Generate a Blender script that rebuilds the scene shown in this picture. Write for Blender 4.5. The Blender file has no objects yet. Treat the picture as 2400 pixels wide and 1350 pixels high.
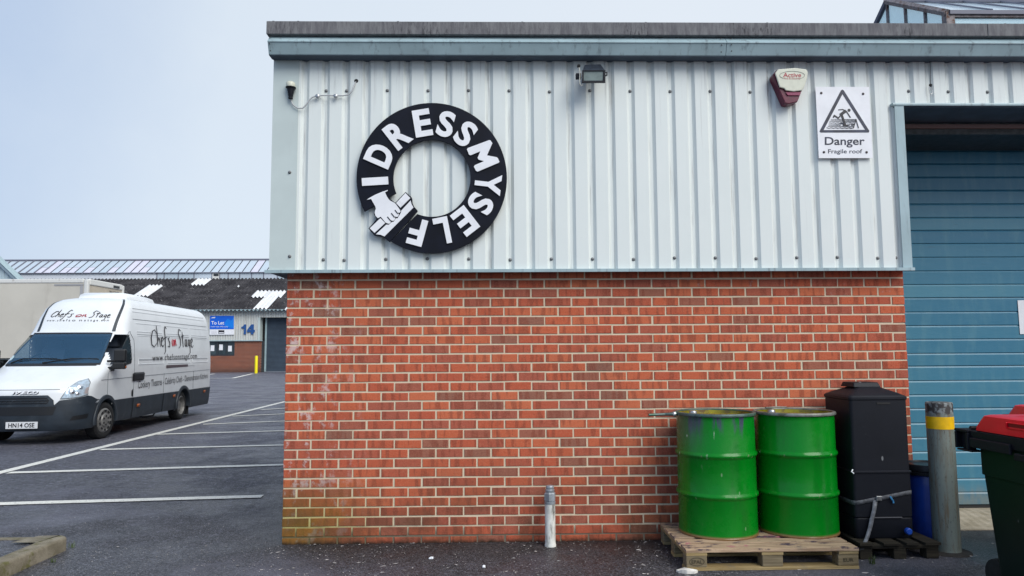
import bpy, bmesh, math, random
from mathutils import Vector, Matrix, noise as mnoise
R = random.Random(7)
PI = math.pi
SC = bpy.context.scene
COL = SC.collection

# ---------------------------------------------------------------- camera, world, sun, exposure
FPX = 1700.0
CAM = Vector((1.6906, -5.8710, 1.4843))
CR = Vector((0.9997653, -0.0207281, -0.0062983))
CU = Vector((0.0044244, -0.0892389, 0.9960004))
CF = Vector((0.0212073, 0.9957945, 0.0891263))
cd = bpy.data.cameras.new('camera'); cam = bpy.data.objects.new('camera', cd); COL.objects.link(cam)
cd.sensor_fit = 'HORIZONTAL'; cd.sensor_width = 36; cd.lens = FPX / 2400 * 36
cd.clip_start = 0.05; cd.clip_end = 2000
m = Matrix((CR, CU, -CF)).transposed().to_4x4(); m.translation = CAM
cam.matrix_world = m
SC.camera = cam

SUN_DIR = Vector((0.66, -0.86, 0.98)).normalized()          # towards the bright part of the overcast
world = bpy.data.worlds.new('World'); SC.world = world; world.use_nodes = True
wt = world.node_tree; wn = wt.nodes; wl = wt.links
bg = wn['Background']; bg.inputs['Strength'].default_value = 0.055
sky = wn.new('ShaderNodeTexSky'); sky.sky_type = 'NISHITA'; sky.sun_disc = False
sky.sun_elevation = math.asin(SUN_DIR.z); sky.sun_rotation = math.atan2(SUN_DIR.x, SUN_DIR.y)
sky.air_density = 1.0; sky.dust_density = 2.0; sky.ozone_density = 2.0
tc = wn.new('ShaderNodeTexCoord')
dot = wn.new('ShaderNodeVectorMath'); dot.operation = 'DOT_PRODUCT'
wl.new(tc.outputs['Generated'], dot.inputs[0]); dot.inputs[1].default_value = (0.85, 0.30, -0.20)
nz = wn.new('ShaderNodeTexNoise'); nz.inputs['Scale'].default_value = 2.2; nz.inputs['Detail'].default_value = 6; nz.inputs['Roughness'].default_value = 0.6
wl.new(tc.outputs['Generated'], nz.inputs['Vector'])
add = wn.new('ShaderNodeMath'); add.operation = 'MULTIPLY_ADD'
wl.new(nz.outputs['Fac'], add.inputs[0]); add.inputs[1].default_value = 0.30; wl.new(dot.outputs['Value'], add.inputs[2])
shf = wn.new('ShaderNodeMath'); wl.new(add.outputs[0], shf.inputs[0]); shf.inputs[1].default_value = 0.34
rp = wn.new('ShaderNodeValToRGB'); wl.new(shf.outputs[0], rp.inputs['Fac'])
rp.color_ramp.elements[0].position = 0.0; rp.color_ramp.elements[0].color = (4.0, 5.4, 7.9, 1)
rp.color_ramp.elements[1].position = 0.85; rp.color_ramp.elements[1].color = (8.3, 9.0, 9.8, 1)
e_ = rp.color_ramp.elements.new(0.42); e_.color = (7.6, 8.5, 9.5, 1)
mx = wn.new('ShaderNodeMixRGB'); mx.inputs['Fac'].default_value = 0.88
wl.new(sky.outputs[0], mx.inputs[1]); wl.new(rp.outputs[0], mx.inputs[2])
wl.new(mx.outputs[0], bg.inputs['Color'])

sd = bpy.data.lights.new('sun', 'SUN'); sun = bpy.data.objects.new('sun', sd); COL.objects.link(sun)
sd.energy = 1.5; sd.angle = math.radians(42); sd.color = (1.0, 0.97, 0.92)
sun.rotation_euler = SUN_DIR.to_track_quat('Z', 'Y').to_euler()
sun.location = (0, -20, 30)
SC.view_settings.view_transform = 'Standard'
try: SC.view_settings.look = 'None'
except Exception: pass
SC.view_settings.gamma = 1.0; SC.view_settings.use_curve_mapping = False
SC.view_settings.exposure = 0.90
SC.render.engine = 'CYCLES'
SC.cycles.max_bounces = 6; SC.cycles.transparent_max_bounces = 8

# ---------------------------------------------------------------- helpers
def ray(px, py): return CF + CR * ((px - 1200) / FPX) - CU * ((py - 675) / FPX)
def at(px, py, Y):
    "a point of the photograph carried onto the upright plane y = Y"
    d = ray(px, py); return CAM + d * ((Y - CAM.y) / d.y)
def onz(px, py, z=0.0):
    d = ray(px, py); return CAM + d * ((z - CAM.z) / d.z)
def smoothstep(a, b, x):
    t = max(0, min(1, (x - a) / (b - a))); return t * t * (3 - 2 * t)

ORG = {}
def org(o): return ORG.get(o.name, Vector((0, 0, 0))) if o else Vector((0, 0, 0))
def thing(name, label, cat, loc=(0, 0, 0), group=None):
    o = bpy.data.objects.new(name, None); COL.objects.link(o); o.location = loc
    o.empty_display_size = 0.1
    o['label'] = label; o['category'] = cat
    if group: o['group'] = group
    ORG[o.name] = Vector(loc); return o
def tag(o, label=None, cat=None, group=None, kind=None):
    if label: o['label'] = label
    if cat: o['category'] = cat
    if group: o['group'] = group
    if kind: o['kind'] = kind
    return o
def link(name, me, parent=None, loc=None):
    o = bpy.data.objects.new(name, me); COL.objects.link(o)
    if parent is not None: o.parent = parent
    if loc is not None: o.location = Vector(loc) - org(parent)
    ORG[o.name] = org(parent)
    return o
def copy_tree(o, parent=None):
    c = o.copy(); COL.objects.link(c)
    if parent is not None: c.parent = parent
    for ch in list(o.children): copy_tree(ch, c)
    return c

class MB:
    def __init__(s): s.v = []; s.f = []; s.mi = []; s.cur = 0
    def add(s, vs, fs, M=None):
        b = len(s.v)
        s.v += [tuple(M @ Vector(p)) for p in vs] if M else [tuple(p) for p in vs]
        s.f += [tuple(i + b for i in f) for f in fs]; s.mi += [s.cur] * len(fs); return s
    def box(s, c, d, M=None, rot=None, taper=None):
        x, y, z = d[0] / 2, d[1] / 2, d[2] / 2; t = taper or (1, 1)
        vs = [Vector(p) for p in ((-x, -y, -z), (x, -y, -z), (x, y, -z), (-x, y, -z), (-x * t[0], -y * t[1], z), (x * t[0], -y * t[1], z), (x * t[0], y * t[1], z), (-x * t[0], y * t[1], z))]
        if rot: vs = [rot @ v for v in vs]
        vs = [v + Vector(c) for v in vs]
        return s.add(vs, [(3, 2, 1, 0), (4, 5, 6, 7), (0, 1, 5, 4), (1, 2, 6, 5), (2, 3, 7, 6), (3, 0, 4, 7)], M)
    def mm(s, a, b, M=None):
        return s.box([(a[i] + b[i]) / 2 for i in range(3)], [abs(b[i] - a[i]) for i in range(3)], M)
    def prism(s, pts, d, M=None):
        n = len(pts); P = [Vector(p) for p in pts]; d = Vector(d)
        nrm = Vector((0, 0, 0))
        for i in range(n): nrm += P[i].cross(P[(i + 1) % n])
        if nrm.dot(d) > 0: P.reverse()
        return s.add(P + [p + d for p in P], [tuple(range(n)), tuple(range(2 * n - 1, n - 1, -1))] + [(i, i + n, (i + 1) % n + n, (i + 1) % n) for i in range(n)], M)
    def tube(s, pts, r, n=8, M=None, cap=True):
        P = [Vector(p) for p in pts]; rs = r if isinstance(r, (list, tuple)) else [r] * len(P)
        vs = []; up = None
        for i, p in enumerate(P):
            t = (P[min(i + 1, len(P) - 1)] - P[max(i - 1, 0)]).normalized()
            if up is None: up = t.orthogonal().normalized()
            up = (up - t * up.dot(t)).normalized(); sd_ = t.cross(up)
            vs += [p + (up * math.cos(2 * PI * k / n) + sd_ * math.sin(2 * PI * k / n)) * rs[i] for k in range(n)]
        fs = [(i * n + k, i * n + (k + 1) % n, (i + 1) * n + (k + 1) % n, (i + 1) * n + k) for i in range(len(P) - 1) for k in range(n)]
        if cap: fs += [tuple(range(n - 1, -1, -1)), tuple((len(P) - 1) * n + k for k in range(n))]
        return s.add(vs, fs, M)
    def lathe(s, prof, n=32, M=None, cap=True):
        vs = [(r * math.cos(2 * PI * k / n), r * math.sin(2 * PI * k / n), z) for r, z in prof for k in range(n)]
        fs = [(i * n + k, i * n + (k + 1) % n, (i + 1) * n + (k + 1) % n, (i + 1) * n + k) for i in range(len(prof) - 1) for k in range(n)]
        if cap: fs += [tuple(range(n - 1, -1, -1)), tuple((len(prof) - 1) * n + k for k in range(n))]
        return s.add(vs, fs, M)
    def grid(s, fn, nu, nv, keep=None, flip=False, M=None):
        vs = [fn(i / nu, j / nv) for j in range(nv + 1) for i in range(nu + 1)]
        fs = []
        for j in range(nv):
            for i in range(nu):
                if keep and not keep((i + .5) / nu, (j + .5) / nv): continue
                a = j * (nu + 1) + i; q = (a, a + 1, a + nu + 2, a + nu + 1)
                fs.append(q[::-1] if flip else q)
        return s.add(vs, fs, M)
    def mesh(s, name, mats, origin=None, smooth=None):
        o = origin or Vector((0, 0, 0))
        me = bpy.data.meshes.new(name); me.from_pydata([(v[0] - o[0], v[1] - o[1], v[2] - o[2]) for v in s.v], [], s.f)
        for mt in (mats if isinstance(mats, (list, tuple)) else [mats]): me.materials.append(mt)
        if any(s.mi): me.polygons.foreach_set('material_index', s.mi)
        me.update()
        if smooth:
            me.polygons.foreach_set('use_smooth', [True] * len(me.polygons))
            me.set_sharp_from_angle(angle=math.radians(smooth))
        return me
    def obj(s, name, mats, parent=None, smooth=None, bevel=0, seg=2):
        o = link(name, s.mesh(name, mats, org(parent), smooth), parent)
        if bevel:
            b = o.modifiers.new('bevel', 'BEVEL'); b.width = bevel; b.segments = seg; b.limit_method = 'ANGLE'; b.angle_limit = math.radians(40)
        return o
def T(x, y, z): return Matrix.Translation((x, y, z))
def RX(a): return Matrix.Rotation(a, 4, 'X')
def RY(a): return Matrix.Rotation(a, 4, 'Y')
def RZ(a): return Matrix.Rotation(a, 4, 'Z')

def text_mesh(txt, bold=0.0, shear=0.0, space=1.0, xs=1.0, res=3):
    c = bpy.data.curves.new('lettering', 'FONT'); c.body = txt; c.offset = bold; c.shear = shear; c.space_character = space
    c.size = 1.0; c.resolution_u = res; c.fill_mode = 'FRONT'
    o = bpy.data.objects.new('lettering', c); COL.objects.link(o)
    dg = bpy.context.evaluated_depsgraph_get()
    me = bpy.data.meshes.new_from_object(o.evaluated_get(dg))
    V = [v.co.copy() for v in me.vertices]; F = [tuple(p.vertices) for p in me.polygons]
    bpy.data.objects.remove(o); bpy.data.curves.remove(c); bpy.data.meshes.remove(me)
    return V, F
def text_into(mb, txt, fn, bold=0, shear=0, space=1.0, res=3):
    "letters normalised to the unit box, then mapped by fn(u, v) -> 3D"
    V, F = text_mesh(txt, bold, shear, space, res=res)
    x0 = min(v.x for v in V); x1 = max(v.x for v in V); y0 = min(v.y for v in V); y1 = max(v.y for v in V)
    mb.add([fn((v.x - x0) / (x1 - x0), (v.y - y0) / (y1 - y0)) for v in V], F)
def quadmap(bl, br, tr, tl):
    bl, br, tr, tl = map(Vector, (bl, br, tr, tl))
    return lambda u, v: (bl * (1 - u) + br * u) * (1 - v) + (tl * (1 - u) + tr * u) * v
def rectpx(x0, y0, x1, y1, Y):
    return quadmap(at(x0, y1, Y), at(x1, y1, Y), at(x1, y0, Y), at(x0, y0, Y))

# ---------------------------------------------------------------- materials
def lin(r, g, b):
    f = lambda c: (c / 255 / 12.92) if c / 255 <= 0.04045 else ((c / 255 + 0.055) / 1.055) ** 2.4
    return (f(r), f(g), f(b))
class NT:
    def __init__(s, name, rough=.5, metal=0.0, spec=.5):
        s.m = bpy.data.materials.new(name); s.m.use_nodes = True; s.t = s.m.node_tree
        s.b = s.t.nodes['Principled BSDF']; s.set('Roughness', rough); s.set('Metallic', metal); s.set('Specular IOR Level', spec)
    def set(s, k, v):
        i = s.b.inputs[k]
        if isinstance(v, bpy.types.NodeSocket): s.t.links.new(v, i)
        else: i.default_value = (*v, 1) if isinstance(v, (tuple, list)) and len(v) == 3 and i.type == 'RGBA' else v
    def n(s, typ, attrs=None, **kw):
        nd = s.t.nodes.new('ShaderNode' + typ)
        for k, v in (attrs or {}).items(): setattr(nd, k, v)
        for k, v in kw.items():
            i = nd.inputs[int(k[1:])] if k[0] == '_' else nd.inputs[k.replace('_', ' ')]
            if isinstance(v, bpy.types.NodeSocket): s.t.links.new(v, i)
            elif i.type == 'RGBA' and len(v) == 3: i.default_value = (*v, 1)
            else: i.default_value = v
        return nd
    def math(s, op, a, b=0.0, clamp=False): return s.n('Math', {'operation': op, 'use_clamp': clamp}, _0=a, _1=b).outputs[0]
    def mix(s, f, a, b, blend='MIX'): return s.n('MixRGB', {'blend_type': blend}, Fac=f, Color1=a, Color2=b).outputs[0]
    def pos(s): return s.n('NewGeometry').outputs['Position']
    def objc(s): return s.n('TexCoord').outputs['Object']
    def sc(s, vec, x, y, z): return s.n('VectorMath', {'operation': 'MULTIPLY'}, _0=vec, _1=(x, y, z)).outputs[0]
    def noise(s, vec, scale, detail=3.0, rough=.55): return s.n('TexNoise', Vector=vec, Scale=scale, Detail=detail, Roughness=rough).outputs['Fac']
    def vor(s, vec, scale, feature='F1'): return s.n('TexVoronoi', {'feature': feature}, Vector=vec, Scale=scale)
    def rng(s, v, a, b, c=0.0, d=1.0): return s.n('MapRange', {'interpolation_type': 'SMOOTHSTEP'}, Value=v, From_Min=a, From_Max=b, To_Min=c, To_Max=d).outputs[0]
    def xyz(s, vec): o = s.n('SeparateXYZ', Vector=vec).outputs; return o[0], o[1], o[2]
    def bump(s, h, strength=.3, dist=.01): s.set('Normal', s.n('Bump', Strength=strength, Distance=dist, Height=h).outputs[0])
    def attr(s, name, typ='OBJECT'): return s.n('Attribute', {'attribute_name': name, 'attribute_type': typ}).outputs['Fac']

def M(name, col, rough=.5, metal=0.0, var=None, dirt=None, bump=None, spec=.5, coords='pos', coat=0.0):
    k = NT(name, rough, metal, spec); v = k.pos() if coords == 'pos' else k.objc(); c = col
    if var:
        f = k.rng(k.noise(k.sc(v, *var[2]) if len(var) > 2 else v, var[0], 4), .3, .7)
        c = k.mix(f, tuple(x * (1 - var[1]) for x in col), tuple(x * (1 + var[1]) for x in col))
    if dirt:                                                        # (scale, lo, hi, colour[, stretch])
        f = k.rng(k.noise(k.sc(v, *dirt[4]) if len(dirt) > 4 else v, dirt[0], 6, .65), dirt[1], dirt[2])
        c = k.mix(f, c if isinstance(c, bpy.types.NodeSocket) else col, dirt[3])
    k.set('Base Color', c)
    if bump: k.bump(k.noise(v, bump[0], 4), bump[1], bump[2])
    if coat: k.set('Coat Weight', coat); k.set('Coat Roughness', .08)
    return k.m

def m_brick():
    k = NT('brick', .9, spec=.08); p = k.pos(); x, y, z = k.xyz(p)
    t = k.math('ADD', k.attr('tint', 'OBJECT'), k.attr('tint', 'GEOMETRY'))
    r = k.n('ValToRGB', Fac=t); e = r.color_ramp; e.interpolation = 'LINEAR'
    e.elements[0].position = 0.0; e.elements[0].color = (.23, .115, .085, 1)
    e.elements[1].position = 1.0; e.elements[1].color = (.56, .150, .072, 1)
    for q, c in ((.12, (.31, .115, .078, 1)), (.3, (.38, .098, .064, 1)), (.6, (.47, .098, .052, 1)), (.82, (.52, .118, .057, 1))):
        n = e.elements.new(q); n.color = c
    c = r.outputs[0]
    off = k.n('VectorMath', {'operation': 'ADD'}, _0=k.sc(p, 1, 1, .15), _1=k.n('CombineXYZ', X=k.math('MULTIPLY', t, 37.0)).outputs[0]).outputs[0]
    band = k.noise(off, 22, 1.5)                                   # darker drag bands across the face
    c = k.mix(k.rng(band, .50, .60, 0, .55), c, (.20, .045, .030))
    c = k.mix(k.rng(k.noise(p, 120, 4, .75), .42, .66, 0, .5), c, k.mix(.55, c, (.60, .27, .16)))
    c = k.mix(k.rng(k.noise(p, 70, 5, .75), .57, .70, 0, .7), c, (.10, .035, .026))
    c = k.mix(k.rng(k.noise(p, 1.3, 5, .6), .45, .68, 0, .38), c, k.mix(.55, c, (.16, .06, .045)))
    c = k.mix(k.math('MULTIPLY', k.rng(k.noise(k.sc(p, 11, 11, .9), 1, 5, .65), .54, .70), .30), c, (.17, .06, .045))
    # lime bloom near the left end, moss at the foot, soot line at the ground
    near = k.rng(x, .15, .75, 1, 0)
    bl = k.math('MULTIPLY', k.rng(k.noise(k.sc(p, 1, 1, .8), 7, 6, .7), .53, .64), near)
    c = k.mix(k.math('MULTIPLY', bl, .75), c, (.62, .52, .50))
    top = k.math('MULTIPLY', k.rng(k.noise(k.sc(p, 1, 1, 1), 5, 6, .7), .60, .72), k.rng(z, 1.85, 2.0))
    c = k.mix(k.math('MULTIPLY', top, .5), c, (.55, .48, .46))
    al = k.math('MULTIPLY', k.rng(z, .62, .12), k.rng(k.math('ADD', x, k.math('MULTIPLY', k.noise(p, 3, 4), .9)), 1.35, .55))
    c = k.mix(k.math('MULTIPLY', al, .72), c, (.155, .115, .012))
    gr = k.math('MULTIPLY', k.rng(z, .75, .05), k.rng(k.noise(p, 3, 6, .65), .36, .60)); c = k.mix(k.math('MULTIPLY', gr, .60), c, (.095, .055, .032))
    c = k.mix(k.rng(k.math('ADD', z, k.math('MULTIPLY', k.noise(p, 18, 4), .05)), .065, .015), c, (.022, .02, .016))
    k.set('Base Color', c)
    k.bump(k.math('ADD', k.noise(p, 140, 4), k.math('MULTIPLY', k.noise(p, 30, 3), .6)), .55, .004)
    return k.m
def m_mortar():
    k = NT('mortar', .95, spec=.1); p = k.pos(); x, y, z = k.xyz(p)
    c = k.mix(k.noise(p, 14, 5), (.54, .45, .32), (.74, .64, .48))
    c = k.mix(k.rng(k.noise(p, 45, 4, .7), .62, .75, 0, .5), c, (.25, .19, .13))
    c = k.mix(k.math('MULTIPLY', k.math('MULTIPLY', k.rng(z, .55, .1), k.rng(x, 1.1, .2)), .7), c, (.36, .33, .05))
    c = k.mix(k.rng(k.math('ADD', z, k.math('MULTIPLY', k.noise(p, 9, 4), .1)), .21, .11, 0, .8), c, (.06, .045, .035))
    k.set('Base Color', c); k.bump(k.noise(p, 200, 4), .5, .003); return k.m
def m_clad():
    k = NT('coated_sheet', .42, spec=.4); p = k.pos(); x, y, z = k.xyz(p)
    c = k.mix(k.noise(p, 3, 4), (.675, .725, .705), (.735, .775, .752))
    st = k.noise(k.sc(p, 26, 26, 1.3), 1, 5, .65)
    grime_shade = k.math('MULTIPLY', k.rng(st, .5, .72), k.rng(y, -.098, -.077))            # valley grime, with recess shade put into the colour too
    c = k.mix(k.math('MULTIPLY', grime_shade, .6), c, (.27, .26, .25))
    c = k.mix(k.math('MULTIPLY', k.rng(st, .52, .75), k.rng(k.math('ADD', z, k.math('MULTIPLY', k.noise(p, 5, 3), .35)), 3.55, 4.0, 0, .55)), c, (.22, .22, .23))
    c = k.mix(k.math('MULTIPLY', k.rng(k.noise(k.sc(p, 30, 30, .7), 1, 5, .7), .60, .74), .35), c, (.42, .43, .42))
    sm = k.math('MULTIPLY', k.rng(k.noise(k.sc(p, 1, 1, 2.5), 9, 6, .75), .66, .74, 0, .4), k.math('MULTIPLY', k.rng(x, 1.9, 2.2), k.rng(x, 3.1, 2.8)))
    c = k.mix(sm, c, (.35, .31, .30))
    c = k.mix(k.rng(k.noise(p, 60, 6, .8), .76, .80, 0, .6), c, (.16, .15, .15))
    k.set('Base Color', c); k.bump(k.noise(k.sc(p, 1, 1, .3), 8, 2), .12, .006); return k.m
def m_asphalt():
    k = NT('asphalt', .6, spec=.5); p = k.pos(); x, y, z = k.xyz(p)
    v1 = k.vor(p, 95); v2 = k.vor(p, 210)
    stone = k.n('SeparateColor', Color=v1.outputs['Color']).outputs[0]
    fine = k.n('SeparateColor', Color=v2.outputs['Color']).outputs[1]
    c = k.mix(k.rng(stone, .25, 1.0), (.013, .013, .016), (.082, .082, .098))
    c = k.mix(k.rng(fine, .86, .97, 0, .8), c, (.24, .235, .25))
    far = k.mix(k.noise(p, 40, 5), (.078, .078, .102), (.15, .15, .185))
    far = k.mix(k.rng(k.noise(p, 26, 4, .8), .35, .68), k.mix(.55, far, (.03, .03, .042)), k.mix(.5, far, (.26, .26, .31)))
    c = k.mix(k.rng(y, .8, 9, 0, .9), c, far)  # paler and bluer with distance: sky sheen put into the colour
    big = k.noise(p, .55, 5, .6); mid = k.noise(p, 2.6, 5, .6)
    c = k.mix(k.rng(big, .42, .66, 0, .55), c, k.mix(.5, c, (.018, .018, .02)))
    c = k.mix(k.rng(mid, .52, .72, 0, .35), c, (.085, .082, .085))
    g1 = k.noise(p, 52, 3, .85); g2 = k.noise(p, 17, 4, .8)
    c = k.mix(k.rng(g1, .52, .70, 0, .75), c, k.mix(.5, c, (.27, .27, .31)))
    c = k.mix(k.rng(g1, .46, .32, 0, .75), c, (.010, .010, .014))
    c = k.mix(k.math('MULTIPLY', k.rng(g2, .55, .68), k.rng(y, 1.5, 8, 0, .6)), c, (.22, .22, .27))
    g3 = k.noise(p, 13, 3, .9)
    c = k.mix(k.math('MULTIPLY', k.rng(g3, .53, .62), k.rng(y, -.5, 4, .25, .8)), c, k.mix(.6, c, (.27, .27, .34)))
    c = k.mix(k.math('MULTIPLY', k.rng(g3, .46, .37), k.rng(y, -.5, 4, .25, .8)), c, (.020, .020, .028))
    c = k.mix(k.rng(k.noise(p, .35, 5, .6), .54, .66, 0, .5), c, (.15, .15, .19))  # pale bluish patches: wet sheen painted into the colour
    c = k.mix(k.rng(k.noise(k.sc(p, 1, 1, 1), .8, 6, .7), .62, .70, 0, .6), c, (.022, .021, .022))
    # the darker, browner apron along the building front
    ap = k.math('MULTIPLY', k.rng(y, .05, -.9, 1, .0), k.rng(x, -.8, .6))
    c = k.mix(k.math('MULTIPLY', ap, .82), c, k.mix(k.rng(stone, .3, 1), (.008, .007, .007), (.060, .050, .046)))
    k.set('Base Color', c)
    k.set('Roughness', k.rng(k.noise(p, .9, 5, .65), .35, .66, .30, .76))
    h = k.math('SUBTRACT', k.math('MULTIPLY', k.rng(y, 14, 2), 1.0), k.math('MULTIPLY', v1.outputs['Distance'], 1.6))
    k.bump(k.math('ADD', h, k.math('MULTIPLY', k.noise(p, 300, 3), .4)), .75, .006); return k.m
def m_line(name='line_paint', col=(.62, .59, .50)):
    k = NT(name, .75); p = k.pos(); f = k.math('MAXIMUM', k.rng(k.noise(p, 38, 6, .75), .54, .66, 0, .8), k.rng(k.noise(p, 5, 6, .8), .60, .70, 0, .7))
    k.set('Base Color', k.mix(f, k.mix(k.noise(p, 4, 4), tuple(c * .8 for c in col), col), (.09, .09, .09))); k.bump(k.noise(p, 120, 3), .4, .004); return k.m
def m_wood(name, a, b, stain=True, grey=(.16, .15, .13)):
    k = NT(name, .85, spec=.2); o = k.pos(); x, y, z = k.xyz(o)
    oi = k.n('ObjectInfo').outputs['Random']
    w = k.n('VectorMath', {'operation': 'ADD'}, _0=k.sc(o, 1.2, 26, 26), _1=k.n('CombineXYZ', X=k.math('MULTIPLY', oi, 91.0)).outputs[0]).outputs[0]
    g = k.noise(w, 3, 6, .65)
    c = k.mix(k.rng(g, .38, .62), a, b)
    c = k.mix(k.math('MULTIPLY', oi, .35), c, grey)
    c = k.mix(k.rng(k.noise(o, 6, 5, .7), .55, .75, 0, .7), c, grey)
    if stain:
        c = k.mix(k.math('MULTIPLY', k.rng(k.noise(k.sc(o, 1, 2, 1), 5.5, 5, .7), .54, .62), k.rng(z, .13, .142)), c, (.06, .042, .065))
        c = k.mix(k.math('MULTIPLY', k.rng(k.noise(k.sc(o, 1.3, 2, 1), 4.1, 4, .6), .60, .67, 0, .7), k.rng(z, .13, .142)), c, (.36, .06, .14))
    k.set('Base Color', c); k.bump(g, .5, .003); return k.m
def m_drum(name, dirty):
    k = NT(name, .16, spec=.32); o = k.objc(); x, y, z = k.xyz(o)
    c = k.mix(k.noise(o, 3, 4), (.0004, .165, .008), (.001, .21, .012))
    if dirty:
        up = k.rng(z, .60, .86)
        drip = k.noise(k.sc(o, 9, 9, 1.1), 1.6, 4, .6)
        c = k.mix(k.math('MULTIPLY', k.rng(k.math('ADD', drip, k.math('MULTIPLY', up, .16)), .60, .76), up), c, (.06, .05, .115))
        c = k.mix(k.math('MULTIPLY', k.rng(k.noise(k.sc(o, 14, 14, 3), 1.5, 5, .7), .66, .73, 0, .8), k.rng(z, .40, .8)), c, (.45, .55, .45))
        c = k.mix(k.math('MULTIPLY', k.rng(x, -.12, -.26, 0, .55), k.rng(z, .5, .8)), c, (.09, .13, .10))
        k.set('Roughness', k.rng(k.noise(o, 9, 4), .4, .65, .2, .42))
    else:
        k.set('Roughness', k.rng(k.noise(o, 6, 4), .4, .7, .18, .3))
    sp = k.rng(k.noise(k.sc(o, 1, 1, .5), 26, 6, .8), .71 if dirty else .75, .76 if dirty else .79, 0, .85); c = k.mix(sp, c, (.5, .55, .42))
    vv = k.vor(k.sc(o, 1, 1, .45), 24); cc = k.n('SeparateColor', Color=vv.outputs['Color']).outputs
    fk = k.math('MULTIPLY', k.rng(vv.outputs['Distance'], .17, .11), k.rng(cc[0], .72 if dirty else .93, .78 if dirty else .96))
    c = k.mix(k.math('MULTIPLY', fk, k.math('ADD', .25, k.rng(z, .45, .8)) if dirty else .7), c, (.60, .66, .52))
    c = k.mix(k.rng(k.noise(k.sc(o, 5, 5, .8), 2, 6, .7), .5, .7, 0, .35), c, (.012, .10, .018))
    c = k.mix(k.rng(z, .028, .008), c, (.22, .12, .05))
    c = k.mix(k.math('MULTIPLY', k.rng(k.noise(o, 30, 5, .8), .60, .68), k.rng(k.math('ABSOLUTE', k.math('SUBTRACT', k.math('ABSOLUTE', k.math('SUBTRACT', z, .44)), .145)), .016, .008)), c, (.20, .20, .14))
    k.set('Base Color', c); k.bump(k.noise(o, 6, 3), .16, .02); return k.m
def m_black(name, col=(.0065, .0075, .011), rough=.52):
    k = NT(name, rough, spec=.22); o = k.pos()
    c = k.mix(k.noise(o, 5, 5), col, tuple(q * 1.9 for q in col))
    c = k.mix(k.rng(k.noise(k.sc(o, 1, 1, .6), 16, 7, .8), .60, .74, 0, .3), c, (.08, .085, .09))
    c = k.mix(k.rng(k.noise(k.sc(o, 2, 2, .7), 34, 6, .8), .74, .78, 0, .7), c, (.34, .34, .34))
    vv = k.vor(k.sc(o, 1, 1, .45), 19); cc = k.n('SeparateColor', Color=vv.outputs['Color']).outputs
    fk = k.math('MULTIPLY', k.rng(vv.outputs['Distance'], .17, .11), k.rng(cc[0], .86, .9))
    c = k.mix(k.math('MULTIPLY', fk, .6), c, (.30, .31, .32))
    k.set('Base Color', c); k.bump(k.noise(o, 220, 3), .25, .003); return k.m
def m_bollard():
    k = NT('weathered_grey_paint', .6); o = k.pos(); x, y, z = k.xyz(o)
    c = k.mix(k.noise(k.sc(o, 6, 6, 1), 2, 5), (.105, .135, .122), (.205, .235, .21))
    c = k.mix(k.rng(k.noise(k.sc(o, 12, 12, 1.2), 2.2, 6, .7), .46, .66, 0, .8), c, (.125, .088, .048))
    c = k.mix(k.rng(k.noise(k.sc(o, 3, 3, 1), 22, 7, .8), .56, .64, 0, .8), c, (.035, .032, .03))
    c = k.mix(k.rng(k.noise(k.sc(o, 2, 2, 1), 7, 5, .6), .70, .73, 0, .9), c, (.62, .64, .62))
    cap = k.rng(k.math('ADD', z, k.math('MULTIPLY', k.noise(o, 20, 5, .7), .10)), 1.05, 1.075)
    c = k.mix(cap, c, k.mix(k.rng(k.noise(o, 26, 5), .45, .6), (.03, .025, .024), (.20, .22, .22)))
    k.set('Base Color', c); k.bump(k.noise(o, 60, 5), .35, .003); return k.m
def m_conc(name, a, b, moss=None):
    k = NT(name, .92, spec=.2); o = k.pos()
    c = k.mix(k.rng(k.noise(o, 7, 6, .7), .3, .7), a, b)
    c = k.mix(k.rng(k.noise(o, 70, 4, .7), .6, .72, 0, .6), c, tuple(q * .35 for q in a))
    if moss: c = k.mix(k.rng(k.noise(o, 9, 5, .65), .52, .66, 0, .75), c, moss)
    k.set('Base Color', c); k.bump(k.math('ADD', k.noise(o, 110, 4), k.noise(o, 20, 4)), .6, .006); return k.m
def m_verge():
    k = NT('weathered_verge', .9, spec=.2); o = k.pos(); x, y, z = k.xyz(o)
    c = k.mix(k.rng(k.noise(k.sc(o, 30, 30, 5), 1, 5, .7), .3, .7), (.125, .122, .132), (.205, .205, .21))
    c = k.mix(k.math('MULTIPLY', k.rng(k.noise(k.sc(o, 1, 1, 1), 1.5, 4), .45, .65), k.rng(k.noise(k.sc(o, 40, 40, 9), 1, 5, .75), .5, .62, 0, .8)), c, (.045, .043, .047))
    k.set('Base Color', c); k.bump(k.noise(o, 80, 4), .4, .004); return k.m
def m_door():
    k = NT('blue_door_paint', .38, spec=.45); o = k.pos(); x, y, z = k.xyz(o)
    t = k.attr('tint', 'OBJECT')
    c = k.mix(t, (.024, .150, .250), (.065, .225, .315))
    c = k.mix(k.rng(k.noise(k.sc(o, 9, 9, 2), 1.2, 5, .6), .45, .7, 0, .35), c, (.10, .25, .31))
    c = k.mix(k.math('MULTIPLY', k.rng(z, .30, .12), k.rng(k.noise(k.sc(o, 14, 14, 4), 1.4, 5), .35, .65, .3, .9)), c, (.16, .20, .20))
    c = k.mix(k.rng(k.noise(k.sc(o, 1.2, 1, 9), 3.5, 6, .75), .60, .70, 0, .4), c, (.045, .09, .11))
    c = k.mix(k.rng(k.noise(k.sc(o, 2, 2, .5), 8, 7, .8), .66, .74, 0, .45), c, (.19, .30, .34))
    k.set('Base Color', c); k.bump(k.noise(k.sc(o, 1, 1, 3), 4, 3), .22, .01); return k.m
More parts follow.
